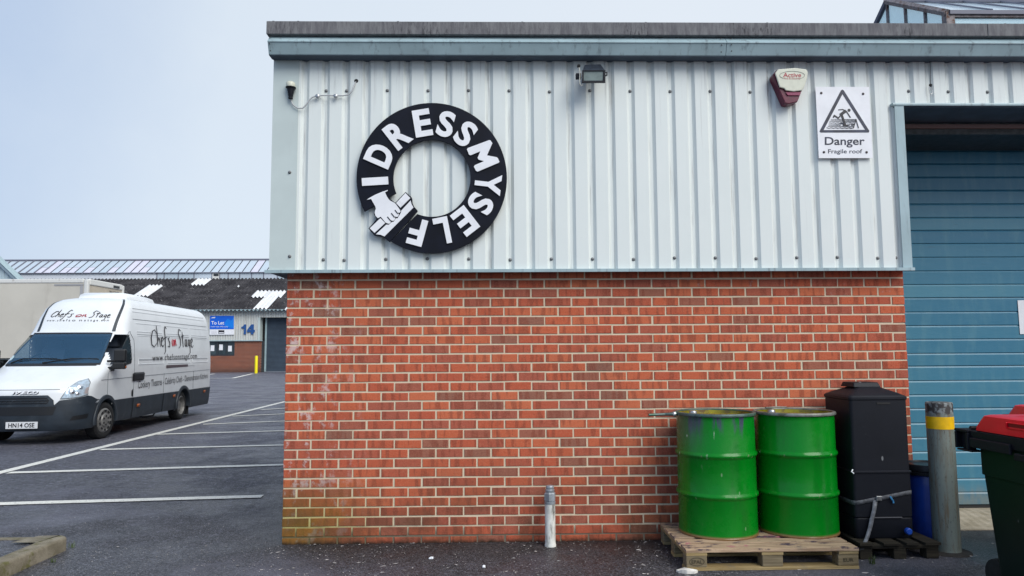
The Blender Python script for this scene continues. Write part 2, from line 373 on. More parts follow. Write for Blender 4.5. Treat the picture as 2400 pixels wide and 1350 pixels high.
def m_glass(name, tint, opac=.5, rough=.06):
    k = NT(name, rough, spec=.6); k.set('Base Color', tint)
    tr = k.n('BsdfTransparent', Color=(.75, .85, .9)); ms = k.n('MixShader', _0=opac)
    k.t.links.new(tr.outputs[0], ms.inputs[1]); k.t.links.new(k.b.outputs[0], ms.inputs[2])
    k.t.links.new(ms.outputs[0], k.t.nodes['Material Output'].inputs['Surface']); return k.m
def m_pane(name, a, b, rough=.25):
    k = NT(name, rough, spec=.5); o = k.pos(); oi = k.n('ObjectInfo').outputs['Random']
    c = k.mix(oi, a, b); c = k.mix(k.rng(k.noise(o, 3.0, 6, .7), .5, .75, 0, .35), c, (.42, .44, .42))
    c = k.mix(k.rng(k.noise(o, 14, 6, .8), .68, .74, 0, .5), c, (.14, .17, .16))
    k.set('Base Color', c); return k.m
def m_roofsheet():
    k = NT('asbestos_cement_sheet', .95, spec=.15); o = k.pos()
    c = k.mix(k.rng(k.noise(o, .8, 5), .35, .65), (.030, .029, .033), (.062, .060, .066))
    c = k.mix(k.rng(k.noise(o, 2.6, 7, .85), .57, .66, 0, .8), c, (.34, .33, .33))
    k.set('Base Color', c); return k.m
def m_farbrick():
    k = NT('far_brick', .9, spec=.2); o = k.pos(); x, y, z = k.xyz(o)
    v = k.n('CombineXYZ', X=x, Y=z).outputs[0]
    b = k.n('TexBrick', {'offset': .5}, Vector=v, Color1=(.25, .066, .035), Color2=(.16, .045, .03), Mortar=(.34, .23, .17), Scale=1.0, Mortar_Size=.012, Brick_Width=.26, Row_Height=.11)
    c = k.mix(k.rng(z, .55, .05, 0, .6), b.outputs[0], (.05, .04, .035)); c = k.mix(k.rng(k.noise(o, 2, 4), .4, .7, 0, .3), c, (.12, .05, .04))
    k.set('Base Color', c); return k.m
def m_farclad():
    k = NT('far_sheet', .6); o = k.pos()
    st = k.noise(k.sc(o, 5, 5, .5), 1, 5, .7)
    k.set('Base Color', k.mix(k.rng(st, .45, .7, 0, .6), (.56, .575, .55), (.36, .35, .32))); return k.m

BRICK = m_brick(); MORTAR = m_mortar(); CLAD = m_clad(); ASPH = m_asphalt(); LINE = m_line('line_paint', (.84, .82, .74))
FLASH = M('flashing_blue_grey', (.33, .44, .47), .4, var=(3, .10), dirt=(1.0, .52, .75, (.17, .21, .23), (22, 22, 2)), spec=.4)
CORNER = M('corner_sheet', (.52, .59, .575), .42, var=(2, .05), dirt=(1.0, .60, .85, (.36, .38, .38), (12, 12, 1)))
STEEL = M('galvanised_steel', (.42, .43, .44), .38, .85, var=(40, .2))
DARKSTEEL = M('dark_steel', (.06, .065, .07), .45, .6, var=(20, .3))
SOFF = M('soffit_shade_blue', (.055, .080, .115), .6, var=(6, .2)); VERGE = m_verge(); DOOR = m_door()  # SOFF: shade of the undersides put into a darker blue
BLACKP = m_black('black_plastic'); BLACKR = M('black_rubber', (.012, .012, .013), .7, var=(30, .3))
SIGNBLK = M('sign_black', (.0035, .005, .012), .55, var=(6, .35, (1, 1, 1)), dirt=(40, .70, .80, (.02, .025, .05)), spec=.2)
SIGNWHT = M('sign_white', (.80, .81, .84), .5, var=(8, .04), dirt=(24, .62, .85, (.52, .52, .54)))
INK = M('print_ink', (.022, .028, .055), .5, var=(9, .5)); INK2 = M('print_black', (.014, .013, .02), .5)
REDINK = M('print_red', (.40, .02, .04), .5); BLUEINK = M('print_blue', (.012, .075, .26), .5)
WOODL = m_wood('pale_pallet_wood', (.30, .19, .115), (.62, .44, .285)); WOODB = m_wood('pallet_block_wood', (.16, .12, .062), (.27, .21, .12), False)
WOODY = m_wood('pallet_base_wood', (.28, .19, .07), (.45, .33, .15), False)
WOODD = m_wood('damp_dark_wood', (.018, .015, .011), (.045, .038, .026), False, (.018, .017, .016))
CONC = m_conc('kerb_concrete', (.155, .135, .095), (.27, .24, .185), (.10, .10, .025)); CONCL = m_conc('ramp_concrete', (.30, .26, .19), (.43, .38, .30))
BOLL = m_bollard()
WHITE = M('van_white', (.76, .785, .80), .25, var=(3, .03), dirt=(5, .60, .9, (.55, .57, .58)), coat=.3)
VDARK = M('van_dark_plastic', (.020, .029, .040), .5, var=(4, .2), dirt=(6, .55, .85, (.07, .08, .09)))
VBLK = M('van_black', (.008, .009, .011), .5)
TYRE = M('tyre_rubber', (.013, .013, .014), .85, var=(30, .3), dirt=(12, .55, .8, (.05, .048, .045)))
HUB = M('hub_cap', (.24, .235, .225), .45, .35, var=(10, .3)); CHROME = M('chrome', (.75, .77, .8), .15, .9)
LAMPG = m_glass('lamp_glass', (.72, .78, .84), .35, .05); REFL = M('lamp_reflector', (.68, .72, .78), .18, .55, var=(26, .45)); AMBER = M('amber_lens', (.40, .10, .02), .3)
GLASS = m_glass('van_glass', (.05, .15, .28), .36, .03); GLASSD = m_glass('dark_glass', (.012, .03, .034), .48, .06)  # van_glass: blue sky reflection put into its base colour
CREAM = M('truck_cream', (.56, .53, .46), .55, var=(1.2, .05), dirt=(1.0, .55, .85, (.45, .42, .36), (3, 3, .6)))
CREAM2 = M('truck_rear_cream', (.50, .44, .35), .6, var=(2, .08)); TRIM = M('truck_white_trim', (.68, .68, .65), .5, dirt=(6, .58, .75, (.35, .32, .28)))
YELLOW = M('yellow_paint', (.86, .50, .0), .5, var=(20, .1)); YELB = M('yellow_bollard', (.85, .72, .0), .45)
FRCLAD = m_farclad(); FRBRK = m_farbrick(); ROOFS = m_roofsheet()
ROOFW = M('translucent_sheet', (.68, .69, .70), .5, var=(2, .08)); FARDOOR = M('far_shutter', (.042, .062, .088), .5, var=(2, .1))
PANE = m_pane('lantern_pane', (.46, .54, .60), (.54, .60, .67)); PANEW = M('white_pane', (.62, .61, .70), .4, var=(2, .05))
PANEG = m_glass('rooflight_pane', (.66, .90, .92), .28, .15)
RUSTFR = M('rusty_frame', (.26, .225, .22), .8, var=(18, .4), dirt=(9, .5, .65, (.11, .045, .025)))
BARM = M('glazing_bar', (.16, .165, .21), .6)
REDLID = M('red_lid', (.72, .002, .016), .3, var=(5, .12), dirt=(26, .72, .78, (.55, .25, .25)))
BINGRN = m_black('bin_green_black', (.005, .012, .009), .38)
BLUEP = M('blue_plastic', (.006, .036, .24), .3, var=(5, .25), dirt=(22, .70, .76, (.25, .42, .55)))
PAPER = M('paper', (.80, .81, .84), .7, var=(5, .04)); CHIPM = M('chips', (.34, .315, .30), .8, var=(3, .6)); LITM = M('litter', (.62, .60, .55), .8, var=(12, .3))
GRASS = M('grass_blade', (.06, .095, .018), .7, var=(6, .4))

# ---------------------------------------------------------------- ground
def struct(name, mb, mt, **kw): o = mb.obj(name, mt, **kw); o['kind'] = 'structure'; return o
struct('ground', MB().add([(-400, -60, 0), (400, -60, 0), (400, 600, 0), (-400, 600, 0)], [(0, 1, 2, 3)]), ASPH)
def strip(a, b, w, z=.004):
    a = Vector((a[0], a[1], z)); b = Vector((b[0], b[1], z)); n = (b - a).normalized().cross(Vector((0, 0, 1))) * w / 2
    L = (b - a).length; k = max(2, int(L / .12)); vs = []
    for i in range(k + 1):
        p = a + (b - a) * i / k; j = R.uniform(-.006, .006); vs += [p + n * (1 + j / w), p - n * (1 - j / w)]
    return vs, [(2 * i, 2 * i + 2, 2 * i + 3, 2 * i + 1) for i in range(k)]
def line(name, a, b, w=.16, z=.004):
    mb = MB(); v, f = strip(a, b, w, z); mb.add(v, [q[::-1] for q in f]); return struct(name, mb, LINE)
line('parking_line', (-4.52, -2.5), (-4.99, 17.4), .15)
bays = [((7, 1182), (615, 1164.5)), ((20, 1109), (690, 1089.5)), ((236, 1054.5), (690, 1043.3)), ((366, 1018.7), (690, 1009.5)), ((476, 995), (690, 986.5)), ((545, 976), (690, 969.5)), ((612, 961), (690, 955.6))]
for i, (a, b) in enumerate(bays):
    A = onz(*a); B = onz(*b); dirn = (B - A).normalized()
    if i == 0: A = A - dirn * 1.32
    else: B = A + dirn * 4.1
    A.x = max(A.x, -4.55 - .024 * A.y - .0) if i else A.x
    line('parking_line', A, B, .15, .008)
line('parking_line', onz(470, 887.5), onz(546, 886.5), .22, .004); line('parking_line', onz(546, 886.5), onz(592, 876), .22, .008)
line('parking_line', onz(478, 880.5), onz(503, 876), .16, .004)

# the kerbed island in the near corner
isl = MB().prism([(-4.5, -3, .086), (-1.73, -3, .086), (-1.73, -.17, .086), (-1.95, -.10, .086), (-4.5, -.12, .086)], (0, 0, -.2))
struct('raised_island', isl, ASPH)
def kerb_pts(off, z, n=7):
    xo = -1.615 - off; yo = -.035 - off; r = .075 - off * .5
    p = [(xo, -3.0, z)] + [(xo, y, z) for y in (-2.2, -1.5, -1.0, -.6, -.35)]
    p += [(xo - r + r * math.cos(t), yo - r + r * math.sin(t), z) for t in [PI / 2 * i / n for i in range(n + 1)]]
    p += [(-1.82, yo, z)]
    return p
kb = MB(); rows = [kerb_pts(0, -.05), kerb_pts(0, .082), kerb_pts(.006, .097), kerb_pts(.018, .103), kerb_pts(.125, .103)]
n = len(rows[0]); vs = []
for ri, r_ in enumerate(rows):
    for p in r_:
        q = Vector(p); j = mnoise.noise(q * 9) * .006 + mnoise.noise(q * 31) * .003
        if ri == 0: j = 0
        vs.append((q.x + j, q.y + j * .6, q.z + (j * .6 if ri > 1 else 0)))
i_end = n - 1
vs[4 * n + i_end] = (-1.93, -.28 + .03, .103); vs[3 * n + i_end] = (-1.845, -.055, .103)
vs[4 * n + i_end - 1] = (-1.74, -.26, .103)
kb.add(vs, [(r_ * n + i, (r_ + 1) * n + i, (r_ + 1) * n + i + 1, r_ * n + i + 1) for r_ in range(4) for i in range(n - 1)])
kb.f = [f[::-1] for f in kb.f]
k_ = kb.obj('kerb', CONC, smooth=50); tag(k_, 'mossy concrete kerb with a rounded broken corner round the small island', 'kerb')
struct('edging_strip', MB().mm((-4.5, -.115, -.05), (-1.86, -.045, .091)), CONC)

# ---------------------------------------------------------------- the industrial unit
W = 5.035; PITCH = .2195; ROW = .075; ZT = 2.08
U = thing('industrial_unit', 'pale grey ribbed industrial unit over a red brick wall with blue loading door', 'building', (0, 0, 0))
wall = MB().mm((.003, .0025, -.4), (W - .003, .30, 2.20)).obj('brick_wall', MORTAR, U)
def brick_mb(L, seed, h=.0625):
    r = random.Random(seed); mb = MB(); c = .0022; d = .012; j = lambda s=.0012: r.uniform(-s, s)
    x0, x1, z0, z1 = -L / 2 + j(), L / 2 + j(), -h / 2 + j(), h / 2 + j()
    t = r.uniform(-.0012, .0012)
    o = [(x0, 0, z0 + j()), (x1, 0, z0 + j()), (x1, 0, z1 + j()), (x0, 0, z1 + j())]
    b = [(p[0], d, p[2]) for p in o]; fr = [(p[0] + (c if p[0] < 0 else -c), -c * .9 + t * (1 if p[0] > 0 else -1), p[2] + (c if p[2] < 0 else -c)) for p in o]
    return mb.add(b + o + fr, [(0, 1, 5, 4), (1, 2, 6, 5), (2, 3, 7, 6), (3, 0, 4, 7), (4, 5, 9, 8), (5, 6, 10, 9), (6, 7, 11, 10), (7, 4, 8, 11), (8, 9, 10, 11)])
JN = .0135
FULL = [brick_mb(PITCH - JN, 10 + i) for i in range(14)]
HALF = [brick_mb(.1, 90 + i) for i in range(6)]
FULLM = [b.mesh('brick', BRICK) for b in FULL]; HALFM = [b.mesh('brick', BRICK) for b in HALF]
spots = []
for row in range(-1, 28):
    z = ZT - ROW * (row + .5); half_first = row % 2 == 0
    x = 0.0; rr = random.Random(500 + row)
    if half_first:
        spots.append((.05, z, 1)); x = .1 + JN
        nfull = 22; pit = (W - 2 * (.1 + JN) + JN - JN) / nfull
        pit = (W - .1 - x) / nfull
        for i in range(nfull): spots.append((x + pit * i + (pit - JN) / 2, z, 0))
        spots.append((W - .05, z, 1))
    else:
        nfull = 23; pit = (W + JN) / nfull
        for i in range(nfull): spots.append((pit * i + (pit - JN) / 2, z, 0))
def hidden(x, z):
    if x > 2.95 and z < 1.02 and x < 4.1: return True
    if 4.05 < x < 4.85 and z < 1.2: return True
    return z > 2.07 or z < .02
def tint(r):
    q = r.random()
    return r.uniform(.02, .16) if q < .06 else (r.uniform(.2, .5) if q < .34 else r.uniform(.5, 1.0))
order = sorted(spots, key=lambda s: (hidden(s[0], s[1]), -s[2] * 0 + s[1]))
single = set(order[:300]); rest = MB(); rest_t = []
for (x, z, hf) in spots:
    zz = z + R.uniform(-.0012, .0012); xx = x + R.uniform(-.0015, .0015); y = R.uniform(-.0012, .0012)
    if (x, z, hf) in single:
        o = link('brick', (HALFM if hf else FULLM)[R.randrange(6 if hf else 14)], wall, (xx, y, zz)); o['tint'] = tint(R)
        o.rotation_euler = (0, R.uniform(-.004, .004), 0)
    else:
        src = (HALF if hf else FULL)[R.randrange(6 if hf else 14)]
        rest.add(src.v, src.f, T(xx, y, zz) @ RY(R.uniform(-.004, .004))); rest_t += [tint(R)] * len(src.v)
ro = rest.obj('brickwork', BRICK, wall); ro['kind'] = 'stuff'
ro.data.attributes.new('tint', 'FLOAT', 'POINT').data.foreach_set('value', rest_t)

# cladding: wide crowns proud, narrow valleys set back
YC, YV = -.100, -.077
XR = at(1300.3, 390, YC).x; PT = at(1300.3 + 476, 390, YC).x / 10 - XR / 10
def clad(xa, xb, za, zb, bow=0.0):
    mb = MB(); P = []
    k = math.floor((xa - XR) / PT) - 1
    while XR + k * PT < xb + PT:
        b = XR + k * PT; P += [(b, YC), (b + .098, YC), (b + .119, YV), (b + .142, YV)]; k += 1
    def clip(P):
        out = []
        for (x0, y0), (x1, y1) in zip(P, P[1:]):
            for xc in (xa, xb):
                if x0 < xc < x1: out.append((xc, y0 + (y1 - y0) * (xc - x0) / (x1 - x0)))
            if xa <= x1 <= xb: out.append((x1, y1))
        return sorted(out)
    P = clip(P); n = len(P)
    vs = [(x, y, z) for z in (za, zb) for x, y in P]
    return mb.add(vs, [(i, i + 1, n + i + 1, n + i) for i in range(n - 1)])
XD = 4.985; ZL = 2.150; ZE = 3.90; ZD = 3.515
clad(.06, XD, ZL, ZE).obj('cladding', CLAD, U)
clad(XD, 9.0, ZD, ZE).obj('cladding', CLAD, U)
MB().mm((-.12, -.097, 2.14), (8.99, -.03, 3.89)).obj('cladding_backing', BLACKR, None) if False else None
# corner flashing wraps the left end
cf = MB(); cf.mm((-.118, -.1055, ZL - .002), (.088, -.1015, ZE)); cf.mm((-.118, -.101, ZL - .002), (-.113, .6, ZE)); cf.obj('corner_flashing', CORNER, U)
MB().mm((-.112, .6, ZL), (-.108, 26, ZE)).obj('side_cladding', CLAD, U)
MB().mm((.004, .302, -.3), (.30, 26, 2.14)).obj('side_wall', M('side_brick', (.22, .06, .035), .9, var=(9, .3)), U)
# drip flashing with an open lap
def drip(xa, xb, dy):
    return MB().prism([(xa, -.128 - dy, 2.124), (xa, -.131 - dy, 2.126), (xa, -.131 - dy, 2.150), (xa, -.060, 2.158), (xa, -.060, 2.154), (xa, -.127 - dy, 2.147)], (xb - xa, 0, 0))
drip(-.145, .252, 0).obj('drip_flashing', FLASH, U); drip(.254, 5.062, .002).obj('drip_flashing', FLASH, U)
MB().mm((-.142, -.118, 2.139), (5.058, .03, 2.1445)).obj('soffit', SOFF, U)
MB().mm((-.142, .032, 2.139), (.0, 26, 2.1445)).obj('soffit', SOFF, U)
# eaves: fascia pieces, gutter pieces, soffit, weathered verge sheet
XJ = at(1703, 110, -.25).x
def fascia(xa, xb):
    return MB().prism([(xa, -.205, 4.030), (xa, -.264, 3.968), (xa, -.264, 3.962), (xa, -.19, 3.962), (xa, -.19, 4.030)], (xb - xa, 0, 0))
def gutter(xa, xb):
    return MB().prism([(xa, -.258, 3.9618), (xa, -.222, 3.876), (xa, -.216, 3.872), (xa, -.13, 3.872), (xa, -.13, 3.9618)], (xb - xa, 0, 0))
for xa, xb in ((-.123, XJ - .002), (XJ + .002, 9.05)):
    fascia(xa, xb).obj('fascia', FLASH, U); gutter(xa, xb).obj('gutter', FLASH, U); MB().mm((xa, -.2155, 3.8692), (xb, -.13, 3.8717)).obj('gutter_underside', SOFF, U)  # strip below the gutter carries the underside shade in its colour
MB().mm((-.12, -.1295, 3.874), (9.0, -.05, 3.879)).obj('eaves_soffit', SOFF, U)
MB().prism([(-.115, -.236, 3.874), (-.115, -.102, 3.874), (-.115, -.102, 3.92)], (.004, 0, 0)).obj('end_cap', FLASH, U)
XV = at(2316, 90, -.25).x
vb = lambda xa, xb: MB().mm((xa, -.252, 4.031), (xb, -.18, 4.138))
vb(-.138, XV - .002).obj('roof_edge', VERGE, U, bevel=.004); vb(XV + .002, 9.05).obj('roof_edge', VERGE, U, bevel=.004)
for px in (641, 699, 933, 1224, 1513, 1798, 2079, 2355):
    p = at(px, 50, -.22); MB().mm((p.x - .008, -.225, 4.138), (p.x + .008, -.205, 4.152)).obj('roof_bolt', DARKSTEEL, U)
# roof slopes up behind the edge
rz = lambda y: 4.13 + (y + .18) * .30
MB().add([(-.14, -.18, rz(-.18)), (14, -.18, rz(-.18)), (14, 9.0, rz(9)), (-.14, 9.0, rz(9)), (-.14, 18, rz(0)), (14, 18, rz(0))], [(0, 1, 2, 3), (3, 2, 5, 4)]).obj('roof', ROOFS, U)
MB().add([(-.11, -.1, 3.9), (-.11, 18, 3.9), (-.11, 18, rz(0)), (-.11, 9, rz(9)), (-.11, -.1, rz(-.1))], [(0, 1, 2, 3, 4)]).obj('gable', CLAD, U)
# screws
sm = MB().lathe([(.0140, 0), (.0140, .002), (.009, .005), (.009, .005), (.008, .011), (.004, .013)], 10, RX(PI / 2)).mesh('screw', M('dull_screw', (.16, .165, .17), .5, .4), smooth=50)
def screw(x, z, y=YV): return link('screw', sm, U, (x, y, z))
zt = at(1300, 214, YV).z; zb = at(1300, 607, YV).z
kk = [k for k in range(-12, 42) if .05 < XR + k * PT + .13 < 8.9]
for k in kk:
    x = XR + k * PT + .131
    if x < .15: continue
    if k % 2 == 1:
        if not (4.74 < x < 4.80): screw(x, zt + R.uniform(-.006, .006))
        if x < 4.97: screw(x, zb + R.uniform(-.006, .006))
    elif x < .62: screw(x, zb); screw(x, zt)
for py in (404, 489, 601): q = at(679, py, -.1055); screw(q.x, q.z, -.1055) if py != 489 else None
screw(4.94, zb, YV)
# popped rivets and holes on the fascia
rv = MB().lathe([(.006, 0), (.005, .003), (.002, .004)], 8, RX(PI / 2)).mesh('rivet', DARKSTEEL)
for px, py in ((1690, 90), (1714, 90), (1691, 106), (1714, 105), (1691, 121), (1715, 119), (632, 87), (632, 103), (633, 118)):
    y = -.25 if py < 97 else -.252
    q = at(px, py, y); link('rivet', rv, U, (q.x, -.262 + (0.03 * (q.z - 3.968) / .062 if q.z > 3.968 else (3.9618 - q.z) * .25), q.z))

# door opening: jamb, head, dark recess, sectional door
YD = .85
jb = MB(); jb.prism([(4.975, -.118, ZL), (5.052, -.118, ZL), (5.052, -.115, ZL), (4.975, -.112, ZL)], (0, 0, ZD - ZL - .012)); jb.mm((5.048, -.1145, ZL), (5.052, .02, ZD - .012)); jb.obj('door_jamb', FLASH, U)
MB().prism([(4.962, -.122, ZD - .022), (4.962, -.125, ZD - .012), (4.962, -.120, ZD + .002), (4.962, -.064, ZD + .005), (4.962, -.064, ZD - .004)], (4.1, 0, 0)).obj('door_head_flashing', FLASH, U)
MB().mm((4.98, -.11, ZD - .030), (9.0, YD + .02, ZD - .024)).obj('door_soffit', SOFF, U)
MB().mm((5.053, .035, 2.14), (5.065, YD, ZD)).obj('reveal', BLACKR, U)
MB().mm((5.036, .301, -.1), (5.065, YD, 2.139)).obj('reveal', MORTAR, U)
MB().mm((8.2, -.0, -.1), (9.0, .3, 3.49)).obj('pier', M('pier_brick', (.26, .07, .04), .9, var=(9, .3)), U)
MB().mm((8.202, .302, -.1), (9.0, 18, 3.49)).obj('right_wall', MORTAR, U); MB().mm((8.9, .302, 3.5), (9.0, 18, 4.0)).obj('right_cladding', CLAD, U)
hz0 = at(2250, 302, .3).z; hz1 = at(2250, 293, .3).z
MB().mm((5.07, .28, hz0), (8.2, .30, hz1)).obj('door_lintel', M('lintel_brown', (.20, .13, .12), .7), U)
MB().mm((5.07, .302, hz0 - .05), (8.2, YD - .04, 3.485)).obj('door_head_box', DARKSTEEL, U)
ld = MB().mm((5.066, YD + .028, .02), (8.2, YD + .05, 3.485)).obj('loading_door', DOOR, U)
slatz = [at(2250, y, YD).z for y in (1184, 1154, 1122, 1090, 1058, 1025, 991, 957, 925, 892, 858, 828, 795, 763, 731, 698, 667, 635, 603, 571, 540, 510, 478, 446, 415, 384)]
step = (slatz[-1] - slatz[0]) / (len(slatz) - 1)
slatz += [slatz[-1] + step * i for i in (1, 2, 3)]
for i, (a, b) in enumerate(zip(slatz, slatz[1:])):
    sect = (i % 5 == 0)
    g = .004 if sect else .0015
    mb = MB().prism([(5.067, YD + .018, a + g * .5), (5.067, YD + .003, a + g * .5 + .001), (5.067, YD - .001, a + g * .5 + .006), (5.067, YD - .001, b - .014), (5.067, YD + .006, b - .001), (5.067, YD + .018, b - .0005)], (3.13, 0, 0))
    o = mb.obj('door_slat', DOOR, ld); o['tint'] = {1: .7, 2: .5, 3: .7, 5: .65, 8: .6, 15: .95, 16: .35, 14: .2, 20: .8, 21: .45}.get(i, R.uniform(.05, .5))
MB().mm((5.067, YD - .006, slatz[0] - .05), (8.2, YD + .024, slatz[0] - .002)).obj('door_seal', BLACKR, ld)
rmp = MB(); g = 46
for i in range(g):                                                  # tamped diagonal ridges in the concrete
    pass
def rampf(u, v):
    x = 5.04 + 3.2 * u; y = .20 + .66 * v
    ridge = .005 * (abs(((x * 14 + v * 4.2) % 1) - .5) * 2)
    return (x, y, -.004 + .045 * min(1, .3 + v * 1.0) + (ridge if 0 < v < 1 else 0))
rmp.grid(rampf, 180, 6); rmp.add([(5.04, .2, -.05), (8.24, .2, -.05), (8.24, .2, .0094), (5.04, .2, .0094)], [(0, 1, 2, 3)])
rmp.obj('door_threshold', CONCL, U)
# glazed roof lantern on the ridge
LX = 10.132; LP = Vector((LX, 7.0, 7.764)); AP = Vector((LX, 8.9635, 8.975)); LB = 5.9
rl = MB().mm((LX + .02, 7.02, 5.4), (24, 10.9, LB + .1)).obj('rooflight', VERGE, U)
def bar(a, b, w, name='glazing_bar', mt=BARM): return MB().tube([a, b], w, 6).obj(name, mt, rl)
dz = AP.z - LP.z; hy = AP.y - LP.y
for i in range(6):                                                  # gable panes
    y0 = LP.y + 2 * hy * i / 6; y1 = LP.y + 2 * hy * (i + 1) / 6
    hz = lambda y: LP.z + dz * (1 - abs(y - AP.y) / hy) - .06
    P = [(LX, y0 + .03, LB), (LX, y1 - .03, LB), (LX, y1 - .03, hz(y1 - .03))] + ([(LX, AP.y, hz(AP.y))] if y0 < AP.y < y1 else []) + [(LX, y0 + .03, hz(y0 + .03))]
    MB().prism(P, (.012, 0, 0)).obj('pane', PANEG, rl)
    if i: bar((LX - .01, y0, LB), (LX - .01, y0, hz(y0)), .035, 'mullion', RUSTFR)
bar((LX - .02, LP.y - .05, LP.z - .03), (LX - .02, AP.y, AP.z), .075, 'frame_rail', RUSTFR); bar((LX - .02, AP.y, AP.z), (LX - .02, 2 * AP.y - LP.y, LP.z), .06, 'frame_rail', BARM)
MB().mm((LX - .06, LP.y - .06, LB), (LX + .10, LP.y + .08, LP.z)).obj('corner_post', RUSTFR, rl)
MB().mm((LX, LP.y - .05, LP.z - .105), (24, LP.y + .02, LP.z - .06)).obj('frame_rail', RUSTFR, rl)
MB().mm((LX, LP.y - .09, LP.z - .06), (24, LP.y + .03, LP.z + .015)).obj('frame_rail', BARM, rl)
for i in range(8):
    x0 = LX + .12 + 1.62 * i; MB().mm((x0 + .03, LP.y, LB), (x0 + 1.56, LP.y + .012, LP.z - .105)).obj('pane', PANEG, rl)
    MB().mm((x0 + 1.56, LP.y - .04, LB), (x0 + 1.65, LP.y + .03, LP.z - .105)).obj('mullion', RUSTFR, rl)
ROOFP = m_glass('roof_glass', (.80, .88, .96), .5, .12)
for i in range(16):
    x0 = LX + .0 + .82 * i
    MB().prism([(x0, LP.y - .05, LP.z + .02), (x0 + .79, LP.y - .05, LP.z + .02), (x0 + .79, AP.y, AP.z - .02), (x0, AP.y, AP.z - .02)], (0, 0, -.012)).obj('pane', ROOFP, rl)
    bar((x0 + .805, LP.y - .07, LP.z + .03), (x0 + .805, AP.y, AP.z + .01), .018)
bar((LX, AP.y, AP.z + .02), (24, AP.y, AP.z + .02), .06, 'ridge_rail')

# ---------------------------------------------------------------- fixtures on the wall
# round sign
YS = -.150
S = thing('ring_sign', 'round black ring sign with white cut letters and a hand gripping a bar', 'sign', tuple(at(1012, 417, YS)))
Z1 = lambda x, y, Y=YS: at(820 + x / 3.647, 230 + y / 3.647, Y)
Z2 = lambda x, y, Y=YS: at(840 + x / 7.5, 420 + y / 7.5, Y)
cx, cy, ro_, ri_ = 700, 684, 643, 330
arc = lambda r, a0, a1, n: [Z1(cx + r * math.cos(math.radians(a0 + (a1 - a0) * i / n)), cy - r * math.sin(math.radians(a0 + (a1 - a0) * i / n))) for i in range(n + 1)]
mb = MB(); no = 96
o_ = arc(ro_, 206.3, -123.0, no); i_ = arc(ri_, 202.8, -112.0, no); P = o_ + i_
D = Vector((0, .022, 0)); n = len(P); V = [Vector(p) for p in P] + [Vector(p) + D for p in P]; F = []
for k in range(no):
    F += [(k, no + 1 + k, no + 2 + k, k + 1), (n + k, n + k + 1, n + no + 2 + k, n + no + 1 + k), (k, k + 1, n + k + 1, n + k), (no + 1 + k, n + no + 1 + k, n + no + 2 + k, no + 2 + k)]
F += [(0, n, n + no + 1, no + 1), (no, 2 * no + 1, n + 2 * no + 1, n + no)]
mb.add(V, F); mb.obj('ring_board', SIGNBLK, S)
off = Vector((0, -.003, 0))
emb = [(830, 225), (935, 318), (945, 345), (950, 420), (985, 490), (1042, 552), (1030, 577), (545, 1105), (460, 1035), (420, 1012), (280, 990), (178, 868), (320, 700), (275, 620), (290, 560), (300, 510), (300, 380), (460, 250), (520, 300), (560, 350), (650, 415)]
MB().prism([Z2(*p) + off for p in emb], D * .9).obj('emblem_board', SIGNBLK, S)
def plate(pts, lift, name='emblem', mt=SIGNWHT, d=.004):
    return MB().prism([Z2(*p) + Vector((0, -lift, 0)) for p in pts], (0, -d, 0)).obj(name, mt, S)
plate([(150, 365), (190, 335), (300, 275), (420, 225), (520, 192), (516, 208), (470, 235), (500, 300), (530, 350), (560, 380), (640, 420), (665, 445), (735, 545), (742, 575), (725, 592), (700, 588), (712, 625), (700, 660), (670, 668), (645, 655), (648, 695), (630, 730), (598, 735), (570, 722), (570, 765), (545, 785), (515, 780), (480, 765), (395, 662), (345, 688), (305, 650), (290, 600), (295, 560), (310, 520), (302, 485), (225, 350)], .004, 'hand')
plate([(830, 245), (915, 335), (742, 505), (665, 422)], .004, 'bar_face'); plate([(390, 688), (474, 772), (286, 945), (202, 866)], .004, 'bar_face')
plate([(310, 970), (492, 802), (535, 805), (585, 760), (625, 748), (660, 692), (692, 688), (722, 640), (752, 585), (756, 555), (920, 378), (935, 440), (970, 500), (460, 1008), (395, 980)], .004, 'bar_face')
for a, b in (((645, 545), (698, 612)), ((580, 600), (640, 675)), ((513, 662), (572, 738))):
    a = Vector(a); b = Vector(b); t = (b - a).normalized(); nn_ = Vector((-t.y, t.x)) * 8
    plate([a + nn_, b + nn_, b - nn_, a - nn_], .009, 'finger_line', SIGNBLK, .002)
LET = [('I', 217, 713, 66, 225), ('D', 255, 490, 170, 232), ('R', 410, 312, 168, 232), ('E', 622, 215, 150, 232), ('S', 822, 225, 140, 222), ('S', 990, 308, 140, 222), ('M', 1140, 497, 200, 226), ('Y', 1180, 738, 180, 226), ('S', 1118, 905, 140, 222), ('E', 985, 1053, 150, 232), ('L', 790, 1135, 128, 230), ('F', 575, 1145, 138, 230)]
